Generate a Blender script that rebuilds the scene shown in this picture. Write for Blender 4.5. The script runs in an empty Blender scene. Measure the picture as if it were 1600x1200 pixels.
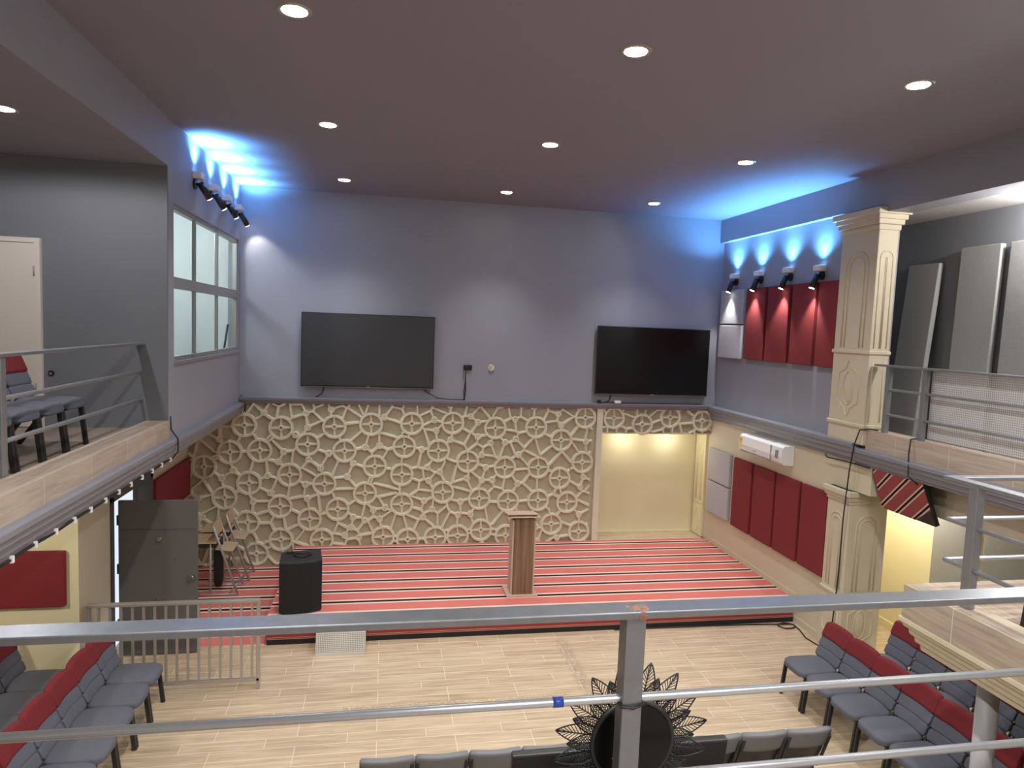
import bpy, bmesh, math, random
from mathutils import Vector, Matrix, geometry
random.seed(7)
scn = bpy.context.scene
COL = scn.collection

# ------------------------------------------------------------------ materials
def lin(c):
    c = c / 255.0
    return c / 12.92 if c <= 0.04045 else ((c + 0.055) / 1.055) ** 2.4
def rgb(r, g, b): return (lin(r), lin(g), lin(b), 1.0)

MATS = {}
def mat(name, col, rough=0.6, metal=0.0, var=0.0, vscale=8.0, bump=0.0, bscale=60.0, spec=0.5, coat=0.0):
    m = bpy.data.materials.new(name); m.use_nodes = True
    nt = m.node_tree; b = nt.nodes['Principled BSDF']
    b.inputs['Base Color'].default_value = col
    b.inputs['Roughness'].default_value = rough
    b.inputs['Metallic'].default_value = metal
    b.inputs['Specular IOR Level'].default_value = spec
    b.inputs['Coat Weight'].default_value = coat
    tc = nt.nodes.new('ShaderNodeTexCoord')
    if var:
        n = nt.nodes.new('ShaderNodeTexNoise'); n.inputs['Scale'].default_value = vscale; n.inputs['Detail'].default_value = 4
        nt.links.new(tc.outputs['Object'], n.inputs['Vector'])
        mx = nt.nodes.new('ShaderNodeMix'); mx.data_type = 'RGBA'
        mx.inputs[6].default_value = tuple(c * (1 - var) for c in col[:3]) + (1,)
        mx.inputs[7].default_value = tuple(min(1, c * (1 + var)) for c in col[:3]) + (1,)
        nt.links.new(n.outputs['Fac'], mx.inputs[0]); nt.links.new(mx.outputs[2], b.inputs['Base Color'])
    if bump:
        n2 = nt.nodes.new('ShaderNodeTexNoise'); n2.inputs['Scale'].default_value = bscale; n2.inputs['Detail'].default_value = 3
        nt.links.new(tc.outputs['Object'], n2.inputs['Vector'])
        bp = nt.nodes.new('ShaderNodeBump'); bp.inputs['Strength'].default_value = bump; bp.inputs['Distance'].default_value = 0.01
        nt.links.new(n2.outputs['Fac'], bp.inputs['Height']); nt.links.new(bp.outputs['Normal'], b.inputs['Normal'])
    MATS[name] = m
    return m

def emat(name, col, strength):
    m = bpy.data.materials.new(name); m.use_nodes = True
    b = m.node_tree.nodes['Principled BSDF']
    b.inputs['Base Color'].default_value = col
    b.inputs['Emission Color'].default_value = col
    b.inputs['Emission Strength'].default_value = strength
    return m

wall_gray   = mat('wall_gray_paint', rgb(149, 151, 160), 0.55, var=0.05, vscale=1.5, bump=0.08, bscale=90)
wall_dark   = mat('wall_gray_paint_shaded', rgb(116, 119, 125), 0.6, var=0.05, vscale=1.5, bump=0.05)  # same gray wall paint, with the galleries' shade put into its colour
ceil_mat    = mat('ceiling_charcoal_paint', rgb(136, 132, 144), 0.7, var=0.04, vscale=0.7)
ceil_light  = mat('ceiling_pale_paint', rgb(178, 174, 172), 0.7)
cream       = mat('cream_paint', rgb(204, 193, 168), 0.6, var=0.04, vscale=2, bump=0.06)
yellow      = mat('yellow_paint', rgb(230, 222, 184), 0.55, var=0.05, vscale=2, bump=0.08, bscale=12)
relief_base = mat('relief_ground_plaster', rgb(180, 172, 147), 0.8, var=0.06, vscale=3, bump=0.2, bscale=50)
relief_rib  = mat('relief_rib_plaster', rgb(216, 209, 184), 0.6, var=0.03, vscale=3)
moulding    = mat('moulding_gray_paint', rgb(128, 128, 136), 0.4)
alu         = mat('window_aluminium', rgb(176, 176, 172), 0.4, 0.7)
steel       = mat('galvanised_steel', rgb(150, 152, 156), 0.40, 0.7, var=0.16, vscale=14)
steel_front = mat('galvanised_steel_shaded', rgb(126, 129, 134), 0.36, 0.8, var=0.18, vscale=18)  # same galvanised steel as the other railings, shade put into its colour
steel_tube  = mat('galvanised_pipe', rgb(180, 182, 186), 0.38, 0.7, var=0.08, vscale=20)
gate_steel  = mat('gate_steel', rgb(178, 172, 164), 0.4, 0.6, var=0.08, vscale=10)
red_foam    = mat('red_panel_fabric', rgb(124, 38, 42), 0.9, var=0.06, vscale=5, bump=0.15, bscale=300)
gray_foam   = mat('gray_panel_fabric', rgb(176, 176, 182), 0.9, var=0.05, vscale=6, bump=0.3, bscale=200)
silver_foam = mat('silver_panel_fabric', rgb(150, 151, 150), 0.85, var=0.16, vscale=70, bump=0.5, bscale=160)
chair_gray  = mat('chair_gray_fabric', rgb(92, 94, 104), 0.9, var=0.05, vscale=6, bump=0.2, bscale=400)
chair_red   = mat('chair_red_fabric', rgb(112, 28, 36), 0.9, var=0.06, vscale=8, bump=0.2, bscale=400)
chair_charc = mat('chair_charcoal_fabric', rgb(116, 116, 119), 0.9, var=0.06, vscale=10, bump=0.3, bscale=400)
chair_black = mat('chair_black_metal', rgb(38, 37, 37), 0.4)
black_pl    = mat('black_plastic', rgb(28, 28, 29), 0.45)
black_gloss = mat('black_gloss', rgb(6, 6, 7), 0.3, spec=0.25)
screen_mat  = mat('screen_glass', rgb(12, 12, 13), 0.25, spec=0.4)
screen_sheen = mat('screen_sheen', rgb(42, 42, 43), 0.42, spec=0.9)  # left screen: base gray lifted to stand for reflected room light
tolex       = mat('speaker_tolex', rgb(29, 29, 30), 0.6, bump=0.4, bscale=250)
grille_mat  = mat('speaker_grille', rgb(17, 16, 16), 0.8, bump=0.6, bscale=500)
door_gray   = mat('door_gray_paint', rgb(94, 90, 88), 0.5, var=0.04, vscale=3)
frame_gray  = mat('door_frame_gray', rgb(78, 77, 78), 0.5)
white_pl    = mat('white_plastic', rgb(236, 235, 234), 0.35)
gray_pl     = mat('gray_plastic', rgb(150, 150, 152), 0.4)
door_white  = mat('door_cream_paint', rgb(222, 214, 202), 0.45, var=0.02, vscale=2)
yellow_lab  = mat('yellow_label', rgb(228, 196, 60), 0.5)
brown_lab   = mat('label_brown', rgb(150, 100, 40), 0.5)
blue_tape   = mat('blue_tape', rgb(30, 60, 150), 0.35)
rust        = mat('rusty_weld', rgb(120, 82, 62), 0.8, var=0.3, vscale=60)
cable_mat   = mat('black_cable', rgb(22, 22, 23), 0.5)
chrome      = mat('chrome', rgb(200, 200, 196), 0.2, 1.0)
tray_mat    = mat('desk_dark_tray', rgb(40, 36, 34), 0.7)
tube_gray   = mat('desk_gray_tube', rgb(172, 170, 168), 0.4, 0.4)
ply         = mat('desk_plywood', rgb(178, 156, 126), 0.5, var=0.08, vscale=8)
post_gray   = mat('post_gray_paint', rgb(176, 176, 180), 0.4)
carpet_back = mat('carpet_dark_edge', rgb(30, 24, 24), 0.9)
alu_can     = mat('spot_can_trim', rgb(170, 165, 160), 0.4, 0.5)

def wood_tile(name, c1, c2, grout, along='x', bw=0.8, rh=0.16, wallz=False, rough=0.38):
    m = bpy.data.materials.new(name); m.use_nodes = True
    nt = m.node_tree; L = nt.links; b = nt.nodes['Principled BSDF']
    tc = nt.nodes.new('ShaderNodeTexCoord'); mp = nt.nodes.new('ShaderNodeMapping')
    L.new(tc.outputs['Object'], mp.inputs['Vector'])
    sep = nt.nodes.new('ShaderNodeSeparateXYZ'); com = nt.nodes.new('ShaderNodeCombineXYZ')
    L.new(mp.outputs['Vector'], sep.inputs['Vector'])
    if along == 'x': L.new(sep.outputs['X'], com.inputs['X']); L.new(sep.outputs['Y'], com.inputs['Y'])
    else:
        ad = nt.nodes.new('ShaderNodeMath'); ad.operation = 'ADD'
        L.new(sep.outputs['Z'], ad.inputs[0]); L.new(sep.outputs['X'], ad.inputs[1])
        L.new(sep.outputs['Y'], com.inputs['X'])
        L.new(ad.outputs[0] if wallz else sep.outputs['X'], com.inputs['Y'])
    br = nt.nodes.new('ShaderNodeTexBrick'); br.offset = 0.37; br.offset_frequency = 3
    br.inputs['Scale'].default_value = 1.0; br.inputs['Brick Width'].default_value = bw; br.inputs['Row Height'].default_value = rh
    br.inputs['Mortar Size'].default_value = 0.004; br.inputs['Mortar Smooth'].default_value = 0.1; br.inputs['Bias'].default_value = 0.0
    br.inputs['Color1'].default_value = (0.35, 0.35, 0.35, 1); br.inputs['Color2'].default_value = (0.65, 0.65, 0.65, 1)
    br.inputs['Mortar'].default_value = (0, 0, 0, 1)
    L.new(com.outputs['Vector'], br.inputs['Vector'])
    st = nt.nodes.new('ShaderNodeMapping'); st.inputs['Scale'].default_value = (1.3, 16, 1)
    L.new(com.outputs['Vector'], st.inputs['Vector'])
    nz = nt.nodes.new('ShaderNodeTexNoise'); nz.inputs['Scale'].default_value = 1.5; nz.inputs['Detail'].default_value = 5; nz.inputs['Distortion'].default_value = 0.6
    L.new(st.outputs['Vector'], nz.inputs['Vector'])
    sx = nt.nodes.new('ShaderNodeSeparateColor'); L.new(br.outputs['Color'], sx.inputs[0])
    a2 = nt.nodes.new('ShaderNodeMath'); a2.operation = 'MULTIPLY_ADD'; a2.inputs[1].default_value = 0.5
    L.new(sx.outputs[0], a2.inputs[0]); L.new(nz.outputs['Fac'], a2.inputs[2])
    rp = nt.nodes.new('ShaderNodeMapRange'); rp.inputs['From Min'].default_value = 0.5; rp.inputs['From Max'].default_value = 1.0
    L.new(a2.outputs[0], rp.inputs['Value'])
    mx = nt.nodes.new('ShaderNodeMix'); mx.data_type = 'RGBA'; mx.inputs[6].default_value = c1; mx.inputs[7].default_value = c2
    L.new(rp.outputs[0], mx.inputs[0])
    m2 = nt.nodes.new('ShaderNodeMix'); m2.data_type = 'RGBA'; m2.inputs[7].default_value = grout
    L.new(mx.outputs[2], m2.inputs[6]); L.new(br.outputs['Fac'], m2.inputs[0])
    L.new(m2.outputs[2], b.inputs['Base Color']); b.inputs['Roughness'].default_value = rough
    return m
RES = (2.45, 0.0, 7.9, .85, 7.345, .9, 1.3)
def residue(m):
    nt = m.node_tree; L = nt.links; b = nt.nodes['Principled BSDF']
    src = b.inputs['Base Color'].links[0].from_socket
    tc = nt.nodes.new('ShaderNodeTexCoord'); sp = nt.nodes.new('ShaderNodeSeparateXYZ'); L.new(tc.outputs['Object'], sp.inputs[0])
    def mth(op, a, c=None, d=None):
        n = nt.nodes.new('ShaderNodeMath'); n.operation = op
        for i, v in enumerate((a, c, d)):
            if v is None: continue
            if isinstance(v, (int, float)): n.inputs[i].default_value = v
            else: L.new(v, n.inputs[i])
        return n.outputs[0]
    X, Y = sp.outputs['X'], sp.outputs['Y']
    def band(v, c, h): return mth('SUBTRACT', 1.0, mth('MINIMUM', mth('DIVIDE', mth('ABSOLUTE', mth('SUBTRACT', v, c)), h), 1.0))
    t1 = mth('MULTIPLY', band(mth('MULTIPLY_ADD', Y, RES[1], X), RES[0], .12), mth('GREATER_THAN', band(Y, RES[2], RES[3]), 0.02))
    t2 = mth('MULTIPLY', band(Y, RES[4], .05), mth('GREATER_THAN', band(X, RES[5], RES[6]), 0.02))
    vo = nt.nodes.new('ShaderNodeTexVoronoi'); vo.feature = 'DISTANCE_TO_EDGE'; vo.inputs['Scale'].default_value = 16; L.new(tc.outputs['Object'], vo.inputs['Vector'])
    cell = mth('LESS_THAN', vo.outputs['Distance'], .16)
    fac = mth('MULTIPLY', mth('MINIMUM', mth('MULTIPLY', mth('MAXIMUM', t1, t2), 2.0), 1.0), mth('MULTIPLY', cell, .30))
    mx = nt.nodes.new('ShaderNodeMix'); mx.data_type = 'RGBA'; mx.inputs[7].default_value = rgb(120, 104, 84)
    L.new(fac, mx.inputs[0]); L.new(src, mx.inputs[6]); L.new(mx.outputs[2], b.inputs['Base Color'])
floor_mat = wood_tile('floor_wood_tile', rgb(168, 145, 118), rgb(206, 186, 158), rgb(218, 203, 180))
residue(floor_mat)
curb_mat  = wood_tile('curb_wood_tile', rgb(160, 143, 128), rgb(192, 177, 160), rgb(206, 195, 180), along='y', bw=0.8, rh=5.0, wallz=True, rough=0.5)
arm_mat   = wood_tile('arm_wood_tile', rgb(150, 134, 118), rgb(190, 174, 156), rgb(206, 196, 182), along='y', bw=0.8, rh=5.0, wallz=True, rough=0.5)
galfloor_mat = wood_tile('gallery_wood_tile', rgb(128, 114, 102), rgb(160, 146, 132), rgb(160, 150, 140))

def wood_veneer(name, c1, c2, sx=22.0):
    m = bpy.data.materials.new(name); m.use_nodes = True
    nt = m.node_tree; L = nt.links; b = nt.nodes['Principled BSDF']
    tc = nt.nodes.new('ShaderNodeTexCoord'); mp = nt.nodes.new('ShaderNodeMapping'); mp.inputs['Scale'].default_value = (sx, sx, 0.6)
    L.new(tc.outputs['Object'], mp.inputs['Vector'])
    nz = nt.nodes.new('ShaderNodeTexNoise'); nz.inputs['Scale'].default_value = 1.0; nz.inputs['Detail'].default_value = 4
    L.new(mp.outputs['Vector'], nz.inputs['Vector'])
    cr = nt.nodes.new('ShaderNodeMapRange'); cr.inputs['From Min'].default_value = 0.35; cr.inputs['From Max'].default_value = 0.65
    L.new(nz.outputs['Fac'], cr.inputs['Value'])
    mx = nt.nodes.new('ShaderNodeMix'); mx.data_type = 'RGBA'; mx.inputs[6].default_value = c1; mx.inputs[7].default_value = c2
    L.new(cr.outputs[0], mx.inputs[0]); L.new(mx.outputs[2], b.inputs['Base Color']); b.inputs['Roughness'].default_value = 0.45
    return m
lect_wood = wood_veneer('lectern_walnut', rgb(98, 72, 56), rgb(134, 104, 82))
lect_edge = mat('lectern_pale_board', rgb(190, 164, 146), 0.5, var=0.05, vscale=12)

def stripes(name, axis_vec, period, phase, red=(150, 52, 54), bands=(.11, .27, .40)):
    """carpet: red field with cream/black/cream lines perpendicular to axis_vec (object space)"""
    m = bpy.data.materials.new(name); m.use_nodes = True
    nt = m.node_tree; L = nt.links; b = nt.nodes['Principled BSDF']
    tc = nt.nodes.new('ShaderNodeTexCoord')
    dt = nt.nodes.new('ShaderNodeVectorMath'); dt.operation = 'DOT_PRODUCT'; dt.inputs[1].default_value = axis_vec
    L.new(tc.outputs['Object'], dt.inputs[0])
    ad = nt.nodes.new('ShaderNodeMath'); ad.operation = 'ADD'; ad.inputs[1].default_value = -phase + 200 * period
    L.new(dt.outputs['Value'], ad.inputs[0])
    dv = nt.nodes.new('ShaderNodeMath'); dv.operation = 'DIVIDE'; dv.inputs[1].default_value = period
    L.new(ad.outputs[0], dv.inputs[0])
    fr = nt.nodes.new('ShaderNodeMath'); fr.operation = 'FRACT'; L.new(dv.outputs[0], fr.inputs[0])
    cr = nt.nodes.new('ShaderNodeValToRGB'); cr.color_ramp.interpolation = 'CONSTANT'
    e = cr.color_ramp.elements
    cream_c = rgb(226, 196, 180); blk = rgb(40, 30, 30); rd = rgb(*red)
    e[0].position = 0; e[0].color = cream_c
    e[1].position = bands[0]; e[1].color = blk
    for p, c in ((bands[1], cream_c), (bands[2], rd)):
        x = e.new(p); x.color = c
    L.new(fr.outputs[0], cr.inputs['Fac'])
    nz = nt.nodes.new('ShaderNodeTexNoise'); nz.inputs['Scale'].default_value = 180; L.new(tc.outputs['Object'], nz.inputs['Vector'])
    nr = nt.nodes.new('ShaderNodeMapRange'); nr.inputs['To Min'].default_value = 0.85; nr.inputs['To Max'].default_value = 1.12
    L.new(nz.outputs['Fac'], nr.inputs['Value'])
    mu = nt.nodes.new('ShaderNodeVectorMath'); mu.operation = 'SCALE'
    L.new(cr.outputs['Color'], mu.inputs[0]); L.new(nr.outputs[0], mu.inputs['Scale'])
    L.new(mu.outputs[0], b.inputs['Base Color']); b.inputs['Roughness'].default_value = 0.95; b.inputs['Specular IOR Level'].default_value = 0.15
    bp = nt.nodes.new('ShaderNodeBump'); bp.inputs['Strength'].default_value = 0.3; bp.inputs['Distance'].default_value = 0.01
    L.new(nz.outputs['Fac'], bp.inputs['Height']); L.new(bp.outputs['Normal'], b.inputs['Normal'])
    return m
PER = 0.3846
stage_carpet = stripes('stage_carpet', (0, 1, 0), PER, 11.66, red=(206, 116, 107))
low_carpet   = stripes('floor_carpet', (0, 1, 0), 0.41, 11.265, red=(206, 116, 107))
front_carpet = mat('stage_front_carpet', rgb(142, 46, 42), 0.95, var=0.06, vscale=30)
slab_carpet  = stripes('slab_carpet', (0, 0.62, 0.785), 0.175, 0.05, red=(160, 82, 82), bands=(.09, .24, .33))

def perforated(name, col, pitch=0.02, r=0.32, holes_axes=('Y', 'Z')):
    m = bpy.data.materials.new(name); m.use_nodes = True
    nt = m.node_tree; L = nt.links; b = nt.nodes['Principled BSDF']
    b.inputs['Base Color'].default_value = col; b.inputs['Roughness'].default_value = 0.45; b.inputs['Metallic'].default_value = 0.3
    tc = nt.nodes.new('ShaderNodeTexCoord'); sp = nt.nodes.new('ShaderNodeSeparateXYZ'); L.new(tc.outputs['Object'], sp.inputs[0])
    def mth(op, a, bb=None):
        n = nt.nodes.new('ShaderNodeMath'); n.operation = op
        for i, v in enumerate((a, bb)):
            if v is None: continue
            if isinstance(v, (int, float)): n.inputs[i].default_value = v
            else: L.new(v, n.inputs[i])
        return n.outputs[0]
    u = mth('DIVIDE', sp.outputs[holes_axes[0]], pitch); v = mth('DIVIDE', sp.outputs[holes_axes[1]], pitch)
    fu = mth('SUBTRACT', mth('FRACT', mth('ADD', u, 500.0)), 0.5); fv = mth('SUBTRACT', mth('FRACT', mth('ADD', v, 500.0)), 0.5)
    d = mth('SQRT', mth('ADD', mth('MULTIPLY', fu, fu), mth('MULTIPLY', fv, fv)))
    al = mth('GREATER_THAN', d, r)
    L.new(al, b.inputs['Alpha'])
    return m
perf_mat = perforated('perforated_sheet', rgb(224, 222, 220), 0.024, 0.28)
perf_box = perforated('perforated_box_sheet', rgb(216, 212, 204), 0.022, 0.27, ('X', 'Z'))

gl = bpy.data.materials.new('window_glass'); gl.use_nodes = True
_nt = gl.node_tree; _b = _nt.nodes['Principled BSDF']
_tr = _nt.nodes.new('ShaderNodeBsdfTransparent'); _tr.inputs['Color'].default_value = (0.92, 0.95, 0.95, 1)
_gs = _nt.nodes.new('ShaderNodeBsdfGlossy'); _gs.inputs['Roughness'].default_value = 0.03
_mx = _nt.nodes.new('ShaderNodeMixShader'); _fr = _nt.nodes.new('ShaderNodeFresnel'); _fr.inputs['IOR'].default_value = 1.45
_mx.inputs[0].default_value = .08; _nt.links.new(_tr.outputs[0], _mx.inputs[1]); _nt.links.new(_gs.outputs[0], _mx.inputs[2])
_nt.links.new(_mx.outputs[0], _nt.nodes['Material Output'].inputs['Surface'])
room_white = mat('room_white_paint', rgb(214, 220, 220), 0.7)
lamp_warm = emat('downlight_lens', (1.0, 0.93, 0.80, 1), 40.0)
spot_lens = emat('spot_lens', (1.0, 0.96, 0.90, 1), 25.0)
blue_lens = emat('uplight_lens', (0.25, 0.55, 1.0, 1), 8.0)

# ------------------------------------------------------------------ mesh builder
class MB:
    def __init__(s): s.v = []; s.f = []; s.smooth = []
    def add(s, vs, fs, smooth=False):
        o = len(s.v); s.v += [Vector(p) for p in vs]
        for f in fs: s.f.append([o + i for i in f]); s.smooth.append(smooth)
        return s
    def box(s, x0, x1, y0, y1, z0, z1):
        vs = [(x0, y0, z0), (x1, y0, z0), (x1, y1, z0), (x0, y1, z0), (x0, y0, z1), (x1, y0, z1), (x1, y1, z1), (x0, y1, z1)]
        return s.add(vs, [(0, 3, 2, 1), (4, 5, 6, 7), (0, 1, 5, 4), (1, 2, 6, 5), (2, 3, 7, 6), (3, 0, 4, 7)])
    def obox(s, c, size, M):
        c = Vector(c); h = [Vector((sx * size[0] / 2, sy * size[1] / 2, sz * size[2] / 2)) for sz in (-1, 1) for sx, sy in ((-1, -1), (1, -1), (1, 1), (-1, 1))]
        return s.add([c + M @ p for p in h], [(0, 3, 2, 1), (4, 5, 6, 7), (0, 1, 5, 4), (1, 2, 6, 5), (2, 3, 7, 6), (3, 0, 4, 7)])
    def bar(s, p0, p1, w, h, up=(0, 0, 1)):
        p0 = Vector(p0); p1 = Vector(p1); d = (p1 - p0); L = d.length; d.normalize()
        up = Vector(up)
        if abs(d.dot(up)) > 0.98: up = Vector((1, 0, 0))
        sd = d.cross(up).normalized(); u2 = sd.cross(d).normalized()
        M = Matrix((sd, d, u2)).transposed()
        return s.obox((p0 + p1) / 2, (w, L, h), M)
    def tube(s, pts, r, n=8, closed=False, caps=True):
        pts = [Vector(p) for p in pts]; N = len(pts); rings = []
        rr = r if isinstance(r, (list, tuple)) else [r] * N
        prev = None
        for i, p in enumerate(pts):
            if closed: t = pts[(i + 1) % N] - pts[i - 1]
            else: t = pts[min(i + 1, N - 1)] - pts[max(i - 1, 0)]
            t.normalize()
            if prev is None:
                a = Vector((0, 0, 1)) if abs(t.z) < 0.9 else Vector((1, 0, 0))
                nrm = t.cross(a).normalized()
            else:
                nrm = prev - t * prev.dot(t)
                nrm = nrm.normalized() if nrm.length > 1e-6 else t.orthogonal().normalized()
            prev = nrm; bn = t.cross(nrm)
            rings.append([p + (nrm * math.cos(2 * math.pi * k / n) + bn * math.sin(2 * math.pi * k / n)) * rr[i] for k in range(n)])
        vs = [q for R_ in rings for q in R_]; fs = []
        for i in range(N if closed else N - 1):
            j = (i + 1) % N
            for k in range(n): fs.append((i * n + k, i * n + (k + 1) % n, j * n + (k + 1) % n, j * n + k))
        s.add(vs, fs, True)
        if caps and not closed:
            o = len(s.v) - len(vs)
            s.f.append([o + k for k in reversed(range(n))]); s.smooth.append(False)
            s.f.append([o + (N - 1) * n + k for k in range(n)]); s.smooth.append(False)
        return s
    def cyl(s, p0, p1, r, n=16, r1=None): return s.tube([p0, p1], [r, r if r1 is None else r1], n)
    def prism(s, poly, axis, a0, a1):
        """poly: 2D points; axis 'x','y','z' extrusion. 2D coordinates are the remaining axes in order."""
        def P(q, a):
            if axis == 'x': return (a, q[0], q[1])
            if axis == 'y': return (q[0], a, q[1])
            return (q[0], q[1], a)
        n = len(poly); vs = [P(q, a0) for q in poly] + [P(q, a1) for q in poly]
        fs = [tuple(range(n)), tuple(reversed(range(n, 2 * n)))] + [(i, n + i, n + (i + 1) % n, (i + 1) % n) for i in range(n)]
        return s.add(vs, fs)
    def superell(s, c, size, p=5.0, n=10, fn=None):
        """rounded cushion: cube-sphere grid pushed to a superellipsoid"""
        c = Vector(c); vs = {}; vl = []; fs = []
        def idx(q):
            k = tuple(round(x, 5) for x in q)
            if k not in vs:
                l = (abs(q[0]) ** p + abs(q[1]) ** p + abs(q[2]) ** p) ** (1 / p)
                w = Vector((q[0] / l * size[0] / 2, q[1] / l * size[1] / 2, q[2] / l * size[2] / 2))
                if fn: w = Vector(fn(w))
                vs[k] = len(vl); vl.append(c + w)
            return vs[k]
        for ax in range(3):
            for sg in (-1, 1):
                for i in range(n):
                    for j in range(n):
                        qs = []
                        for a, b in ((i, j), (i + 1, j), (i + 1, j + 1), (i, j + 1)):
                            u = math.tan((2 * a / n - 1) * math.pi / 4); v = math.tan((2 * b / n - 1) * math.pi / 4)
                            q = [0, 0, 0]; q[ax] = sg; q[(ax + 1) % 3] = u; q[(ax + 2) % 3] = v
                            qs.append(idx(q))
                        fs.append(tuple(qs) if sg > 0 else tuple(reversed(qs)))
        return s.add(vl, fs, True)
    def build(s, name, m, parent=None, bevel=0.0, seg=2, local=False):
        me = bpy.data.meshes.new(name)
        off = Vector((0, 0, 0))
        if parent is not None and not local:
            q = parent
            while q is not None: off += q.location; q = q.parent
        me.from_pydata([tuple(p - off) for p in s.v], [], s.f)
        me.polygons.foreach_set('use_smooth', s.smooth)
        me.materials.append(m); me.update()
        o = bpy.data.objects.new(name, me); COL.objects.link(o)
        if parent is not None: o.parent = parent
        if bevel:
            md = o.modifiers.new('bevel', 'BEVEL'); md.width = bevel; md.segments = seg; md.limit_method = 'ANGLE'; md.angle_limit = math.radians(40)
        return o

def tag(o, label, cat, group=None, kind=None):
    if label: o['label'] = label
    if cat: o['category'] = cat
    if group: o['group'] = group
    if kind: o['kind'] = kind
    return o
def empty(name, loc, label=None, cat=None, group=None, rz=0.0):
    o = bpy.data.objects.new(name, None); COL.objects.link(o); o.location = loc; o.rotation_euler = (0, 0, rz)
    o.empty_display_size = 0.1
    return tag(o, label, cat, group)
def struct(o): o['kind'] = 'structure'; return o
def copy_tree(o, parent=None):
    c = o.copy(); COL.objects.link(c)
    if parent is not None: c.parent = parent; c.matrix_parent_inverse = o.matrix_parent_inverse.copy()
    for ch in list(o.children): copy_tree(ch, c)
    return c

# ------------------------------------------------------------------ dimensions (metres)
XL, XR, D = -2.39, 6.14, 11.97
ZC, YB = 6.39, -4.0

# ------------------------------------------------------------------ the setting
struct(MB().box(-7, 9, YB, 7.98, -0.15, 0).box(-3.3, 9, 7.98, 14, -0.15, 0).build('floor', floor_mat))
struct(MB().box(XL - .2, XR + .4, YB, 12.6, ZC, ZC + .15).build('ceiling', ceil_mat))
struct(MB().box(-3.4, 6.5, 11.97, 12.6, 2.9, ZC).build('wall_back', wall_gray))
struct(MB().box(-7, 9, YB - .2, YB, 0, ZC + .2).build('wall_front', wall_gray))
# lower back wall with the alcove opening
w = MB().box(-3.6, 3.884, 11.985, 12.6, 0, 2.9).box(3.884, 6.3, 11.985, 12.47, 2.37, 2.9)
struct(w.build('wall_back_lower', relief_base))
struct(MB().box(3.7, 6.3, 12.45, 12.6, 0, 2.6).build('wall_alcove', yellow))
# left upper wall with the window opening
w = MB()
w.box(XL - .16, XL, 8.18, 8.38, 2.80, ZC).box(XL - .16, XL, 11.84, 11.97, 2.80, ZC)
w.box(XL - .16, XL, 8.38, 11.84, 2.80, 3.70).box(XL - .16, XL, 8.38, 11.84, 5.50, ZC)
w.box(XL - .16, XL, YB, 8.18, 5.87, ZC)
struct(w.build('wall_left', wall_gray))
struct(MB().box(-6.2, XL - .004, YB, 8.165, 5.862, 5.869).box(-6.2, XL - .17, YB, 8.165, 5.869, 6.0).build('ceiling_gallery_left', ceil_mat))
struct(MB().box(-6.2, XL - .003, 8.165, 8.179, 2.965, 5.868).box(-6.2, XL - .17, 8.179, 8.32, 2.965, 5.868).build('wall_gallery_left_end', wall_dark))
struct(MB().box(-6.35, -6.2, YB, 8.32, 0, 6.0).build('wall_left_outer', cream))
# floor slab of the left gallery and the room behind the window
struct(MB().box(-6.2, XL - .23, YB, 8.18, 2.66, 2.965).build('floor_gallery_left', galfloor_mat))
struct(MB().box(-6.2, XL - .02, 8.18, 11.97, 2.66, 2.80).build('floor_room_left', cream))
w = MB().box(-4.6, -4.5, 8.32, 11.88, 2.8, 5.9).box(-4.6, XL - .17, 8.32, 11.88, 5.9, 6.0).box(-4.6, XL - .17, 11.88, 11.96, 2.8, 6.0)
struct(w.build('wall_room_left', room_white))
# lower left walls
w = MB().box(-3.36, -3.2, 7.84, 8.75, 0, 2.655).box(-3.36, -3.2, 10.07, 11.985, 0, 2.66).box(-3.36, -3.2, 8.75, 10.07, 1.98, 2.66)
struct(w.build('wall_left_lower', cream))
struct(MB().box(-6.2, -3.362, 7.84, 7.98, 0, 2.66).box(-3.364, -3.195, 7.835, 7.842, 0, 2.66).build('wall_left_recess', yellow))
# right: upper wall, beam, gallery
struct(MB().box(6.19, 6.4, 7.75, 11.97, 2.66, 6.2).build('wall_right', wall_gray))
w = MB().prism([(6.10, 5.97), (6.42, 5.97), (6.42, ZC), (6.10, ZC)], 'y', 7.75, 11.97)
w.box(6.10, 6.42, YB, 7.75, 5.87, ZC)
struct(w.build('beam_right', wall_gray)); bpy.data.objects['beam_right'].name = 'trim_8'
struct(MB().box(6.42, 7.2, YB, 8.6, 5.87, 6.0).build('ceiling_gallery_right', ceil_light))
struct(MB().box(7.05, 7.2, YB, 8.6, 2.965, 5.87).build('wall_gallery_right', wall_dark))
struct(MB().box(6.4, 7.05, 8.6, 8.75, 2.965, 5.87).build('wall_gallery_right_end', wall_dark))
struct(MB().box(6.36, 7.6, YB, 9.0, 2.66, 2.965).build('floor_gallery_right', galfloor_mat))
struct(MB().box(XR, 6.36, 7.89, 12.44, 0, 2.655).build('wall_right_lower', cream))
struct(MB().box(7.46, 7.6, YB, 9.15, 0, 2.66).build('wall_right_outer', yellow))
struct(MB().box(6.36, 7.46, 9.0, 9.15, 0, 2.66).build('wall_right_recess', yellow))
struct(MB().box(6.44, 6.62, YB, 7.84, 2.21, 2.655).box(XR, 6.40, 7.57, 7.885, 2.27, 2.655).build('trim_7', cream))
# lower right gallery arm and the gallery under the camera
struct(MB().box(4.12, 6.12, YB, 4.37, 1.925, 2.30).build('floor_gallery_arm', arm_mat))
struct(MB().box(-2.3, 4.12, YB, 2.16, 2.0, 2.30).build('floor_gallery_front', galfloor_mat))

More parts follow.
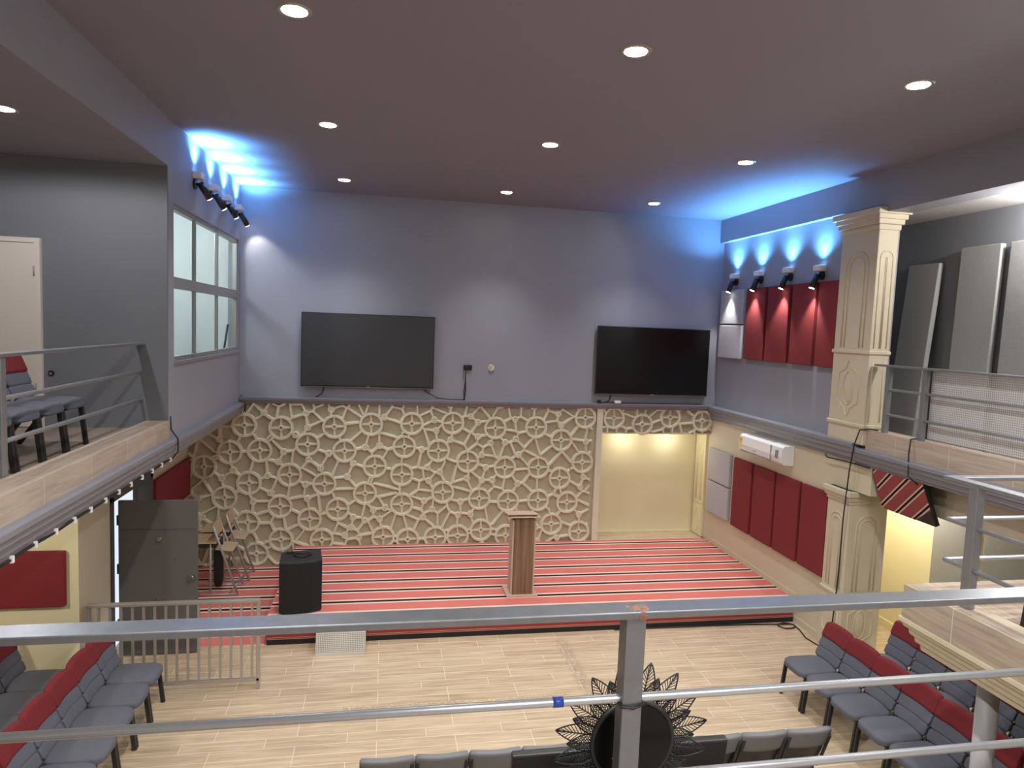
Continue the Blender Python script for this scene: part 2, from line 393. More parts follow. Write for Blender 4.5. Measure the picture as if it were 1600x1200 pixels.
# mouldings
def profile_left(z0, z1, out):   # (x,z) going round, room side is +x
    h = z1 - z0
    return [(XL - .05, z0), (XL + .3 * out, z0), (XL + .35 * out, z0 + .12 * h), (XL + .55 * out, z0 + .2 * h), (XL + .62 * out, z0 + .42 * h), (XL + .8 * out, z0 + .5 * h),
            (XL + .82 * out, z0 + .68 * h), (XL + out, z0 + .76 * h), (XL + out, z0 + .94 * h), (XL + .9 * out, z1), (XL - .05, z1)]
struct(MB().prism(profile_left(2.63, 2.85, .09), 'y', YB, 8.175).build('trim_1', moulding))
struct(MB().prism(profile_left(2.63, 2.83, .09), 'y', 8.185, 11.93).build('trim_2', moulding))
def mirror(poly, x=XL, to=XR): return [(to - (px - x), pz) for px, pz in poly]
struct(MB().prism(mirror(profile_left(2.66, 2.91, .10)), 'y', 7.86, 11.93).build('trim_3', moulding))
struct(MB().prism(mirror(profile_left(2.64, 2.86, .11)), 'y', YB, 7.855).build('trim_4', moulding))
w = MB().prism([(11.99, 2.82), (11.93, 2.82), (11.92, 2.85), (11.895, 2.87), (11.885, 2.9), (11.885, 2.925), (11.99, 2.935)], 'x', XL + .02, XR - .02)
struct(w.build('trim_5', moulding))
# curbs of wood-look tile
struct(MB().box(XL - .235, XL + .012, YB, 8.164, 2.85, 3.05).build('trim_6', curb_mat))
struct(MB().box(XR - .012, XR + .22, YB, 7.72, 2.86, 3.11).build('trim_9', curb_mat))
# arm: curb and cornice
w = MB().box(3.985, 4.22, YB, 4.47, 2.13, 2.388).box(4.22, 6.12, 4.24, 4.47, 2.13, 2.388)
struct(w.build('trim_10', arm_mat, bevel=.004))
cp = [(0, 2.13), (.0, 2.10), (.02, 2.085), (.03, 2.06), (.055, 2.045), (.06, 2.01), (.085, 1.99), (.09, 1.955), (.115, 1.94), (.12, 1.90), (.3, 1.90), (.3, 2.13)]
w = MB(); vs = []
for a, z in cp: vs += [(3.97 + a, YB, z), (3.97 + a, 4.485 - a, z), (6.12, 4.485 - a, z)]
n_ = len(cp); fs = []
for i in range(n_):
    j = (i + 1) % n_
    for q in range(2): fs.append((i * 3 + q, i * 3 + q + 1, j * 3 + q + 1, j * 3 + q))
w.add(vs, fs)
struct(w.build('trim_11', cream))
# skirtings
struct(MB().box(XR - .015, XR, 8.95, 11.98, .345, .43).build('baseboard_right', cream))
struct(MB().box(XR - .015, XR, 7.9, 8.95, 0, .1).build('baseboard_right_floor', cream))
struct(MB().box(7.44, 7.46, YB, 9.0, 0, .11).build('baseboard_right_outer', yellow))
struct(MB().box(3.884, XR, 12.435, 12.45, .338, .365).build('baseboard_alcove', yellow))
# window
wf = MB()
y0, y1, z0, z1 = 8.38, 11.84, 3.70, 5.50
for a, b, c, d in ((y0, y1, z0, z0 + .06), (y0, y1, z1 - .06, z1), (y0, y0 + .05, z0, z1), (y1 - .05, y1, z0, z1)): wf.box(XL - .09, XL - .02, a, b, c, d)
wf.box(XL - .09, XL - .012, y0, y1, 4.55, 4.68)
for ym in (9.36, 10.53): wf.box(XL - .055, XL - .01, ym - .045, ym - .008, z0, z1).box(XL - .055, XL - .025, ym + .008, ym + .045, z0, z1)
win = struct(wf.build('window_1', alu, bevel=.004))
ys = (8.43, 9.36, 10.53, 11.79)
for i in range(3):
    for a, b in ((3.76, 4.55), (4.68, 5.44)):
        MB().box(XL - .065, XL - .06, ys[i] + .02, ys[i + 1] - .02, a, b).build('pane', gl, win)
MB().box(XL - .03, XL + .02, y0 - .02, y1 + .02, z0 - .03, z0 + .005).build('window_sill', alu, win)
# the white door on the left gallery
dr = struct(MB().box(-4.66, -3.70, 8.135, 8.175, 2.97, 4.95).build('door_1', door_white, bevel=.004))
f = MB().box(-3.70, -3.645, 8.12, 8.18, 2.97, 5.0).box(-4.72, -4.66, 8.12, 8.18, 2.97, 5.0).box(-4.66, -3.70, 8.12, 8.18, 4.95, 5.0)
f.build('door_frame', door_white, dr)
for z in (3.35, 4.6): MB().cyl((-3.703, 8.125, z), (-3.703, 8.125, z + .1), .012, 8).build('hinge', gray_pl, dr)
o = MB().tube([(-2.49, 11.28, 3.72), (-2.49, 11.55, 4.12)], .016, 8).build('stick', black_pl); tag(o, 'dark stick leaning behind the left window, in the lower pane nearest the screens', 'stick')
# lower left doorway frame
f = MB().box(-3.38, -3.17, 8.70, 8.76, 0, 2.03).box(-3.38, -3.17, 10.05, 10.16, 0, 2.03).box(-3.38, -3.17, 8.70, 10.16, 1.97, 2.05)
f.box(-3.3, -3.25, 9.75, 9.80, 0, 1.97)
struct(f.build('door_2', frame_gray, bevel=.004))

# ------------------------------------------------------------------ relief
WHEELS = [(-2.31, 2.44), (-1.72, 2.4), (-0.84, 2.43), (-0.22, 2.48), (0.48, 2.5), (-1.28, 2.12), (-2.06, 2.01), (-2.54, 1.98), (-0.66, 2.01), (0.36, 2.09), (-2.95, 1.73), (-0.14, 1.74), (-1.57, 1.59), (0.33, 1.59), (-2.23, 1.45), (-0.99, 1.43), (-0.3, 1.26), (-1.72, 1.04), (-0.76, 0.98), (-1.23, 0.81), (0.34, 1.06), (-2.25, 0.77), (-1.7, 0.46), (-1.02, 0.44), (0.03, 0.47), (0.46, 0.42), (1.2, 2.52), (1.97, 2.44), (2.72, 2.46), (3.64, 2.65), (0.96, 2.02), (3.2, 2.23), (1.49, 1.83), (2.17, 1.72), (2.79, 1.72), (3.62, 1.82), (3.2, 1.52), (1.06, 1.27), (1.72, 1.15), (2.25, 1.1), (2.81, 1.11), (3.36, 1.07), (3.08, 0.66), (1.77, 0.57), (1.35, 0.47), (3.61, 0.51), (0.95, 0.45), (2.23, 0.46), (-2.62, 1.2), (-2.1, .22), (-2.75, .5)]
FRIEZE = [(4.19, 2.65), (4.75, 2.54), (5.3, 2.68), (5.95, 2.62)]
YW = 11.984
def rib(mb, a, b, w=.05, h=.055):
    a = Vector((a[0], 0, a[1])); b = Vector((b[0], 0, b[1])); d = b - a
    if d.length < .02: return
    d.normalize(); n = Vector((-d.z, 0, d.x)); ps = []
    h = h + random.uniform(-.0015, .0015)
    for p in (a, b):
        for off, yy in ((-w / 2 - .008, 0), (-w / 2 + .006, -h), (w / 2 - .006, -h), (w / 2 + .008, 0)):
            q = p + n * off; ps.append((q.x, YW + yy, q.z))
    mb.add(ps, [(0, 4, 5, 1), (1, 5, 6, 2), (2, 6, 7, 3), (0, 1, 2, 3), (7, 6, 5, 4)])
def ring(mb, c, r, w=.045, h=.055, n=28):
    h = h + random.uniform(-.0015, .0015)
    prof = ((r - w / 2 - .006, 0), (r - w / 2 + .005, -h), (r + w / 2 - .005, -h), (r + w / 2 + .006, 0))
    vs = []
    for k in range(n):
        a = 2 * math.pi * k / n
        for rr, yy in prof: vs.append((c[0] + rr * math.cos(a), YW + yy, c[1] + rr * math.sin(a)))
    fs = []
    for k in range(n):
        j = (k + 1) % n
        for q in range(3): fs.append((k * 4 + q, k * 4 + q + 1, j * 4 + q + 1, j * 4 + q))
    mb.add(vs, fs)
def relief(mb, wheels, x0, x1, z0, z1, seeds_min, R=.185):
    for c in wheels:
        ring(mb, c, R)
        for k in range(4):
            a = k * math.pi / 2 + math.radians(2)
            rib(mb, (c[0] + .03 * math.cos(a), c[1] + .03 * math.sin(a)), (c[0] + R * math.cos(a), c[1] + R * math.sin(a)), .034, .038)
        ring(mb, c, .036, .03, .046, 12)
    pts = [Vector(c) for c in wheels]; tries = 0
    while tries < 6000:
        tries += 1
        p = Vector((random.uniform(x0 - .2, x1 + .2), random.uniform(z0 - .2, z1 + .2)))
        if any((p - Vector(c)).length < R * 1.5 for c in wheels): continue
        if any((p - q).length < seeds_min for q in pts): continue
        pts.append(p)
    res = geometry.delaunay_2d_cdt(pts, [], [], 0, 1e-6)
    V, F = res[0], res[2]; cc = []; edge = {}
    for fi, t in enumerate(F):
        a, b, c = (V[i] for i in t)
        d = 2 * (a.x * (b.y - c.y) + b.x * (c.y - a.y) + c.x * (a.y - b.y))
        if abs(d) < 1e-9: cc.append((a + b + c) / 3)
        else:
            ux = (a.length_squared * (b.y - c.y) + b.length_squared * (c.y - a.y) + c.length_squared * (a.y - b.y)) / d
            uy = (a.length_squared * (c.x - b.x) + b.length_squared * (a.x - c.x) + c.length_squared * (b.x - a.x)) / d
            cc.append(Vector((ux, uy)))
        for i in range(3):
            e = tuple(sorted((t[i], t[(i + 1) % 3]))); edge.setdefault(e, []).append(fi)
    def inside(p): return x0 - .001 <= p.x <= x1 + .001 and z0 - .001 <= p.y <= z1 + .001
    def clip(a, b):
        t0, t1 = 0.0, 1.0; d = b - a
        for pp, dd, lo, hi in ((a.x, d.x, x0, x1), (a.y, d.y, z0, z1)):
            if abs(dd) < 1e-9:
                if pp < lo or pp > hi: return None
            else:
                ta, tb = sorted(((lo - pp) / dd, (hi - pp) / dd)); t0 = max(t0, ta); t1 = min(t1, tb)
        return (a + d * t0, a + d * t1) if t0 < t1 else None
    nodes = set(); rings = []
    def clear(q, m): return all((q - Vector(c)).length > R + m for c in wheels)
    for e, fl in edge.items():
        if len(fl) != 2: continue
        cp_ = clip(cc[fl[0]], cc[fl[1]])
        if not cp_: continue
        a, b = cp_
        # cells of wheels: pull the shared polygon outline onto the rim by skipping edges that hug a wheel
        wa = [c for c in wheels if (Vector(c) - V[e[0]]).length < 1e-4 or (Vector(c) - V[e[1]]).length < 1e-4]
        if len(wa) == 1:
            for q in (a, b):
                dv = q - Vector(wa[0])
                if dv.length > R and inside(q):
                    nodes.add((round(q.x, 3), round(q.y, 3), wa[0]))
            continue
        if len(wa) == 2: continue
        if not clear((a + b) / 2, .0): continue
        rib(mb, a, b, random.choice((.036, .040, .046)))
        for q in (a, b):
            if x0 + .07 < q.x < x1 - .07 and z0 + .07 < q.y < z1 - .07 and clear(q, .07) and random.random() < .5 and all((q - w_).length > .17 for w_ in rings):
                rings.append(q); ring(mb, q, .043, .034, .058, 14)
    for x, y, c in nodes:
        q = Vector((x, y)); dv = q - Vector(c)
        if dv.length < R + .3: rib(mb, q, Vector(c) + dv.normalized() * R, .040)
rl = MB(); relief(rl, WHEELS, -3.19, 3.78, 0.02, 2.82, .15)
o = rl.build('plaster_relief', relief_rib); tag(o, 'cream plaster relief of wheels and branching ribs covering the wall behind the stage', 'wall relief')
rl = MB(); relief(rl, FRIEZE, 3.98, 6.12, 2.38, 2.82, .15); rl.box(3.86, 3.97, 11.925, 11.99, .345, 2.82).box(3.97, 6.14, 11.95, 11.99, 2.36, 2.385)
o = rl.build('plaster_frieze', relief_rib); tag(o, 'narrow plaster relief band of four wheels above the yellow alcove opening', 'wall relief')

# ------------------------------------------------------------------ columns
def arch_path(y0, y1, z0, z1, x=None, n=10, face='x'):
    """upside-down U in the plane of the face"""
    r = (y1 - y0) / 2; c = (y0 + y1) / 2; pts = [(y0, z0)]
    pts += [(c - r * math.cos(math.pi * k / n), z1 - r + r * math.sin(math.pi * k / n)) for k in range(n + 1)] + [(y1, z0)]
    return [(x, a, z) if face == 'x' else (a, x, z) for a, z in pts]
def oval(c, ry, rz, x, face='x', n=20):
    return [((x, c[0] + ry * math.cos(2 * math.pi * k / n), c[1] + rz * math.sin(2 * math.pi * k / n)) if face == 'x' else
             (c[0] + ry * math.cos(2 * math.pi * k / n), x, c[1] + rz * math.sin(2 * math.pi * k / n))) for k in range(n)]
def cartouche(c, w, h, x, face='x'):
    hw, hh = w / 2, h / 2
    q = [(0, hh), (.10 * w, hh * .92), (.12 * w, hh * .74), (.3 * w, hh * .62), (hw, hh * .5), (hw, -hh * .5), (.3 * w, -hh * .62), (.12 * w, -hh * .74), (.10 * w, -hh * .92)]
    q = q + [(-a, b) for a, b in reversed(q[1:])] if False else q + [(0, -hh)] + [(-a, b) for a, b in reversed(q[1:])]
    return [(x, c[0] + a, c[1] + b) if face == 'x' else (c[0] + a, x, c[1] + b) for a, b in q]
# upper column at the end of the right wall
cu = empty('column', (6.25, 8.07, 2.95), 'tall cream column with carved panels rising beside the right gallery railing', 'column')
X0, X1, Y0, Y1_ = 6.08, 6.36, 7.72, 8.43
MB().box(X0, X1, Y0, Y1_, 2.9, 5.80).build('shaft', cream, cu, bevel=.01)
cb = MB()
for k, (z, e) in enumerate(((5.66, .02), (5.73, .045), (5.79, .07), (5.85, .10))): cb.box(X0 - e, X1 + e, Y0 - e, Y1_ + e, z, z + .07 if k < 3 else 5.93)
cb.build('capital', cream, cu, bevel=.01)
MB().box(X0 - .02, X1 + .02, Y0 - .02, Y1_ + .02, 4.08, 4.13).build('band', cream, cu, bevel=.012)
MB().box(X0 - .02, X1 + .02, Y0 - .02, Y1_ + .02, 3.12, 3.17).build('band', cream, cu, bevel=.012)
pm = MB()
for d in (0, .07): pm.tube(arch_path(Y0 + .14 + d, Y1_ - .14 - d, 4.16, 5.42 - d, X0, face='x'), .012, 6)
for d in (.05, .13): pm.tube(arch_path(X0 + d, X1 - d, 4.16, 5.45 - d, Y0, face='y'), .009, 6)
pm.build('arch_moulding', cream, cu)
pm = MB().tube(cartouche(((Y0 + Y1_) / 2, 3.62), .40, .74, X0), .012, 6, closed=True).tube(oval(((Y0 + Y1_) / 2, 3.62), .10, .22, X0), .012, 6, closed=True)
pm.superell((X0, (Y0 + Y1_) / 2, 3.62), (.03, .16, .4), 2.2, 6)
pm.tube([(X0 + .06, Y0, 3.2), (X0 + .06, Y0, 4.05)], .009, 6).tube([(X1 - .06, Y0, 3.2), (X1 - .06, Y0, 4.05)], .009, 6)
pm.build('cartouche_moulding', cream, cu)
# lower column
cl = empty('column', (6.4, 8.1, 0), 'cream carved column standing on the floor beside the red wall panels, with arched panels', 'column')
X0, X1, Y0, Y1_ = 6.08, 6.66, 7.86, 8.31
MB().box(X0, X1, Y0, Y1_, 0, 2.26).build('shaft', cream, cl, bevel=.01)
cb = MB()
for z, e in ((2.08, .015), (2.13, .035), (2.19, .06)): cb.box(X0 - e, X1 + e, Y0 - e, Y1_ + e, z, z + .07)
cb.build('capital', cream, cl, bevel=.008)
MB().box(X0 - .02, X1 + .02, Y0 - .02, Y1_ + .02, .80, .85).build('band', cream, cl, bevel=.012)
pm = MB()
for d in (0, .06):
    pm.tube(arch_path(Y0 + .09 + d, Y1_ - .09 - d, .9, 1.93 - d, X0, face='x'), .011, 6)
    pm.tube(arch_path(X0 + .13 + d, X1 - .13 - d, .9, 1.93 - d, Y0, face='y'), .012, 6)
pm.build('arch_moulding', cream, cl)
pm = MB().tube(cartouche((8.085, .43), .30, .6, X0), .011, 6, closed=True).tube(cartouche((6.37, .43), .36, .62, Y0, 'y'), .012, 6, closed=True)
pm.tube(oval((6.37, .43), .085, .19, Y0, 'y'), .012, 6, closed=True)
pm.superell((6.37, Y0, .43), (.14, .03, .34), 2.2, 6).build('cartouche_moulding', cream, cl)
# pilaster inside the alcove
pl = empty('pilaster', (6.13, 12.2, .345), 'flat cream pilaster with arched panel inside the right side of the yellow alcove', 'pilaster')
MB().box(6.09, 6.14, 12.02, 12.42, .345, 2.37).build('shaft', yellow, pl, bevel=.005)
pm = MB()
for d in (0, .055): pm.tube(arch_path(12.1 + d, 12.34 - d, 1.05, 2.1 - d, 6.09, face='x'), .009, 6)
pm.tube([(6.09, 12.02, 1.0), (6.09, 12.42, 1.0)], .012, 6)
pm.tube(cartouche((12.22, .66), .2, .5, 6.09), .009, 6, closed=True).build('arch_moulding', yellow, pl)

# ------------------------------------------------------------------ stage, carpets
st = empty('stage', (2.35, 10.4, 0), 'low raised stage covered with red carpet striped cream and black', 'stage')
MB().box(-1.44, XR - .02, 8.97, 11.925, 0.02, .335).build('platform', front_carpet, st)
MB().box(-1.45, XR - .016, 8.95, 11.925, .335, .345).build('carpet_top', stage_carpet, st)
MB().box(-1.46, XR - .016, 8.945, 8.97, .325, .347).build('carpet_nosing', carpet_back, st)
fs_ = MB()
fs_.box(-1.44, XR - .02, 8.962, 8.97, .068, .075).box(-1.44, XR - .02, 8.962, 8.97, .088, .094)
fs_.build('front_stripe', mat('carpet_cream_line', rgb(170, 128, 112), .95), st)
MB().box(-1.44, XR - .02, 8.955, 8.97, 0.0, .06).build('kick_strip', carpet_back, st)
MB().box(3.9, XR - .03, 11.95, 12.44, .0, .338).build('alcove_step', floor_mat, st)
o = MB().box(-3.18, -1.47, 8.96, 11.92, 0, .014).build('carpet', low_carpet); tag(o, 'striped red carpet lying on the floor to the left of the stage', 'carpet')

# ------------------------------------------------------------------ lights in the ceiling
def area(name, kind, loc, energy, col, target=None, **kw):
    l = bpy.data.lights.new(name, kind); l.energy = energy; l.color = col
    for k, v in kw.items(): setattr(l, k, v)
    o = bpy.data.objects.new(name, l); COL.objects.link(o); o.location = loc
    if target is not None: o.rotation_euler = (Vector(target) - Vector(loc)).to_track_quat('-Z', 'Y').to_euler()
    return o
WARM = (1.0, .975, .94)
DOWN = 205.0
rows = (('nearest', 5.15), ('middle', 7.93), ('farthest', 10.86)); cols = (('left', -.68), ('centre', 1.83), ('right', 4.31))
def downlight(x, y, z, label, group, r=.085):
    t = empty('recessed_downlight', (x, y, z), label, 'ceiling light', group)
    n = 24; vs = []; fs = []
    for rr, zz in ((r, z - .004), (r * 1.35, z - .012), (r * 1.45, z), (r, z + .03)):
        vs += [(x + rr * math.cos(2 * math.pi * k / n), y + rr * math.sin(2 * math.pi * k / n), zz) for k in range(n)]
    for q in range(2):
        for k in range(n): fs.append((q * n + k, q * n + (k + 1) % n, (q + 1) * n + (k + 1) % n, (q + 1) * n + k))
    MB().add(vs, fs, True).build('trim_ring', alu_can, t)
    MB().cyl((x, y, z - .003), (x, y, z - .010), r, 24).build('lamp_lens', lamp_warm, t)
    return t
for rn, y in rows:
    for cn, x in cols:
        downlight(x, y, ZC, 'round glowing downlight, %s of the ceiling row %s' % ({'left': 'leftmost', 'centre': 'middle one', 'right': 'rightmost'}[cn], {'nearest': 'nearest the viewer', 'middle': 'halfway to the screens', 'farthest': 'closest to the screens'}[rn]), 'ceiling downlights')
        area('downlight_beam', 'SPOT', (x, y, ZC - .03), DOWN, WARM, (x, y, 0), spot_size=math.radians(92 if y > 10 else 125), spot_blend=1.0, shadow_soft_size=.06)
for y in (2.4, -.4, -3.0):  # unseen extra rows, stronger and wider as fill light on the back wall
    for x in (-.68, 1.83, 4.31):
        area('downlight_beam', 'SPOT', (x, y, ZC - .03), DOWN * 1.7, WARM, (x, y, 0), spot_size=math.radians(150), spot_blend=.6, shadow_soft_size=.06)
downlight(-3.12, 6.38, 5.87, 'round downlight in the low left gallery ceiling at the picture edge', None)
area('gallery_beam', 'SPOT', (-3.12, 6.38, 5.83), 110, (.97, .95, 1.0), (-3.12, 6.38, 0), spot_size=math.radians(176), spot_blend=.2, shadow_soft_size=.06)
area('gallery_beam', 'POINT', (6.80, 5.9, 5.70), 140, (1, .97, .94), shadow_soft_size=.06)
area('gallery_beam', 'SPOT', (6.75, 3.0, 5.8), 170, (1, .97, .94), (6.8, 3.0, 3), spot_size=math.radians(160), spot_blend=.6, shadow_soft_size=.06)
area('under_gallery_lamp', 'POINT', (6.98, 8.15, 2.5), 75, (1, .96, .84), shadow_soft_size=.08)
area('under_gallery_lamp', 'POINT', (-4.2, 6.2, 2.5), 60, (1, .96, .84), shadow_soft_size=.08)
for x_ in (4.55, 5.45): area('alcove_lamp', 'POINT', (x_, 12.12, 2.2), 6.5, (1, .97, .84), shadow_soft_size=.12)
area('room_lamp', 'POINT', (-3.5, 10.1, 5.6), 85, (.93, .98, 1.0), shadow_soft_size=.2)

# ------------------------------------------------------------------ wall spotlights
BLUE = (.13, .44, 1.0)
def wall_spot(wx, y, z, sgn, label, aim, down_e, up_e):
    """sgn +1: wall faces +x"""
    t = empty('wall_spotlight', (wx, y, z), label, 'wall lamp', 'left wall spotlights' if sgn > 0 else 'right wall spotlights')
    MB().box(min(wx, wx + sgn * .11), max(wx, wx + sgn * .11), y - .085, y + .085, z - .045, z + .035).build('up_light_box', white_pl, t, bevel=.008)
    MB().box(min(wx + sgn * .02, wx + sgn * .09), max(wx + sgn * .02, wx + sgn * .09), y - .06, y + .06, z + .034, z + .038).build('up_light_lens', blue_lens, t)
    MB().cyl((wx, y, z - .11), (wx + sgn * .03, y, z - .11), .062, 20).build('mounting_plate', black_pl, t)
    a = Vector((wx + sgn * .03, y, z - .11)); d = (Vector(aim) - a).normalized()
    k = a + Vector((sgn * .07, 0, -.03))
    MB().tube([a, a + Vector((sgn * .05, 0, 0)), k], .02, 10).build('arm', black_pl, t)
    h = MB().cyl(k - d * .05, k + d * .16, .042, 20).build('spot_head', black_pl, t)
    MB().cyl(k + d * .161, k + d * .166, .036, 20).build('spot_lens', spot_lens, h)
    p = k + d * .19
    area('wall_spot_beam', 'SPOT', p, down_e, (1, .96, .9), p + d + Vector((.30 if sgn < 0 else 0, 0, -.25)), spot_size=math.radians(76), spot_blend=.7, shadow_soft_size=.03)
    q = Vector((wx + sgn * .10, y, z + .06))
    area('wall_up_beam', 'SPOT', q, up_e, BLUE, q + Vector((sgn * .25, 0, 1)), spot_size=math.radians(130), spot_blend=1.0, shadow_soft_size=.06)
ORD = ('nearest the stage', 'second from the stage', 'third from the stage', 'farthest from the stage')
for i, y in enumerate((11.59, 10.77, 9.99, 9.21)):
    wall_spot(XL, y, 5.98, 1, 'black spotlight under a white box above the left window, %s' % ORD[i], (XL + .1 + 3.5, y + 6.0, 5.87 - 7.2), 17, 330)
for i, (y, z) in enumerate(((11.42, 5.33), (10.60, 5.32), (9.75, 5.31), (8.96, 5.28))):
    wall_spot(6.19, y, z, -1, 'black spotlight under a white box above the %s' % ('upper gray wall panels', 'first red upper panel from the stage', 'second red upper panel from the stage', 'two upper red panels nearest the column')[i], (5.75, y + .15, 3.9), 60, 210)

# ------------------------------------------------------------------ televisions and wall bits
def tv(x0, x1, z0, z1, label, cablex, scr):
    t = empty('television', ((x0 + x1) / 2, D, z0), label, 'television', 'wall televisions')
    MB().box(x0, x1, D - .09, D - .045, z0, z1).build('bezel', black_pl, t, bevel=.006)
    MB().box(x0 + .015, x1 - .015, D - .094, D - .09, z0 + .035, z1 - .015).build('screen', scr, t)
    MB().box(x0 + .25, x1 - .25, D - .045, D, z0 + .3, z1 - .3).build('wall_mount', black_pl, t)
    MB().box(x0 + .01, x1 - .01, D - .096, D - .09, z0 + .004, z0 + .012).build('bottom_edge', chrome, t)
    xm = (x0 + x1) / 2
    MB().box(xm - .03, xm + .03, D - .098, D - .094, z0 + .014, z0 + .028).build('badge', chrome, t)
    MB().tube([(cablex, D - .03, z0 + .02), (cablex, D - .02, z0 - .06), (cablex - .03, D - .02, z0 - .12), (cablex - .12, D - .03, 2.945)], .008, 6).build('power_cable', cable_mat, t)
tv(-1.40, .83, 3.12, 4.38, 'large black television at the left, with a gray sheen on its screen', -1.03, screen_sheen)
tv(3.78, 5.97, 3.09, 4.35, 'large black television at the right, near the red wall panels', 4.1, screen_mat)
o = MB().tube([(.66, D - .03, 3.14), (.70, D - .02, 3.08), (.90, D - .02, 2.97), (1.1, D - .04, 2.945), (1.40, D - .05, 2.945)], .007, 6).build('cable', cable_mat)
tag(o, 'thin black cable running from the left television down to the ledge', 'cable')
t = empty('wall_outlet', (1.43, D, 3.5), 'black power outlet between the televisions with a cord hanging from it', 'outlet')
MB().box(1.36, 1.51, D - .03, D, 3.47, 3.56).build('plate', black_pl, t, bevel=.006)
MB().box(1.37, 1.42, D - .07, D - .03, 3.48, 3.54).build('plug', black_pl, t, bevel=.006)
MB().tube([(1.40, D - .05, 3.48), (1.40, D - .03, 3.3), (1.41, D - .02, 3.12), (1.385, D - .03, 2.945)], .009, 6).tube([(1.40, D - .05, 3.48), (1.40, D - .03, 3.25), (1.375, D - .02, 3.08), (1.395, D - .03, 2.945)], .007, 6).build('cord', cable_mat, t)
t = empty('junction_box', (1.85, D, 3.52), 'small round pale wall box to the right of the black outlet', 'wall box')
MB().cyl((1.85, D, 3.525), (1.85, D - .03, 3.525), .055, 20).build('rim', white_pl, t)
MB().cyl((1.84, D - .025, 3.53), (1.84, D - .036, 3.53), .04, 20).build('cap', mat('box_beige', rgb(196, 180, 150), .6), t)
o = MB().box(4.16, 4.28, 11.86, 11.93, 2.936, 2.985).build('adapter', white_pl, bevel=.006); tag(o, 'small white adapter box on the ledge under the right television', 'adapter')
o = MB().box(3.84, 3.90, 11.88, 11.93, 2.936, 2.99).build('plug', black_pl, bevel=.006); tag(o, 'small black plug on the ledge left of the white adapter', 'plug')
o = MB().tube([(3.90, 11.905, 2.95), (4.0, 11.9, 2.945), (4.16, 11.9, 2.95)], .006, 6).tube([(4.28, 11.9, 2.95), (4.45, 11.91, 2.944), (4.8, 11.92, 2.944), (5.9, 11.92, 2.944)], .006, 6).build('cable', cable_mat)
tag(o, 'thin black cable lying on the ledge under the right television', 'cable')
t = empty('door_viewer', (-3.572, 8.18, 3.56), 'small dark round fitting on the left gallery wall beside the white door', 'fitting')
MB().cyl((-3.57, 8.18, 3.56), (-3.57, 8.15, 3.56), .03, 16).build('ring', black_pl, t)
MB().cyl((-3.57, 8.152, 3.555), (-3.57, 8.143, 3.555), .013, 12).build('lens', chrome, t)

# ------------------------------------------------------------------ acoustic panels
def panel(name, x0, x1, y0, y1, z0, z1, m, label, group):
    o = MB().box(x0, x1, y0, y1, z0, z1).build(name, m, bevel=.012); tag(o, label, 'acoustic panel', group); return o
N4 = ('nearest the stage', 'second from the stage', 'third from the stage', 'farthest from the stage, beside the column')
for i, (a, b) in enumerate(((10.34, 10.93), (9.66, 10.265), (9.0, 9.57), (8.45, 8.925))):
    panel('acoustic_panel', 6.125, 6.19, a, b, 3.86, 5.08, red_foam, 'tall red panel in the upper right wall row, %s' % N4[i], 'upper red panels')
for i, (a, b) in enumerate(((10.31, 10.91), (9.635, 10.245), (8.975, 9.58), (8.325, 8.91))):
    panel('acoustic_panel', 6.075, XR, a, b, .92, 2.13, red_foam, 'tall red panel in the lower right wall row, %s' % N4[i], 'lower red panels')
for up, (a, b, c) in (('upper', (3.85, 4.455, 5.08)), ('lower', (.93, 1.53, 2.14))):
    x = (6.125, 6.19) if up == 'upper' else (6.075, XR)
    panel('acoustic_panel', x[0], x[1], 11.05, 11.86, b + .012, c, gray_foam, 'square pale gray panel, top one of the %s pair by the stage corner' % up, 'gray square panels')
    panel('acoustic_panel', x[0], x[1], 11.05, 11.86, a, b - .012, gray_foam, 'square pale gray panel, bottom one of the %s pair by the stage corner' % up, 'gray square panels')
panel('acoustic_panel', -3.2, -3.14, 10.18, 11.9, 1.28, 1.90, red_foam, 'red fabric panel on the left wall behind the open gray door', 'left red panels')
panel('acoustic_panel', -4.5, -3.31, 7.775, 7.84, 1.085, 1.69, red_foam, 'wide red fabric panel on the yellow wall under the left gallery', 'left red panels')
# leaning silver panels on the right gallery
def lean(y0, y1, z1, xb, shift, label):
    o = MB(); zb = 2.97; h = z1 - zb
    vs = []
    for x_off in (0, .07):
        vs += [(xb + x_off, y0 + shift, zb), (xb + x_off, y1 + shift, zb), (6.965 + x_off, y1, z1), (6.965 + x_off, y0, z1)]
    o.add(vs, [(0, 3, 2, 1), (4, 5, 6, 7), (0, 1, 5, 4), (1, 2, 6, 5), (2, 3, 7, 6), (3, 0, 4, 7)])
    ob = o.build('acoustic_panel', silver_foam, bevel=.01); tag(ob, label, 'acoustic panel', 'silver gallery panels')
lean(7.69, 8.21, 5.29, 6.78, -.0, 'long silver gray panel leaning on the right gallery wall, next to the column')
lean(6.81, 7.37, 5.44, 6.93, .02, 'tall silver gray panel on the right gallery wall, middle of the three')
lean(6.08, 6.69, 5.44, 6.93, 0, 'brightly lit silver gray panel on the right gallery wall, at the picture edge')
panel('acoustic_panel', 7.40, 7.46, 7.18, 7.87, .3, 2.25, silver_foam, 'textured gray panel under the right gallery, beside the yellow wall', 'under gallery gray panels')
panel('acoustic_panel', 7.40, 7.46, 6.4, 7.08, .3, 2.25, silver_foam, 'textured gray panel under the right gallery, seen behind the lower railing', 'under gallery gray panels')
panel('acoustic_panel', 7.40, 7.46, 5.7, 6.33, .3, 2.25, silver_foam, 'textured gray panel under the right gallery, at the picture edge', 'under gallery gray panels')

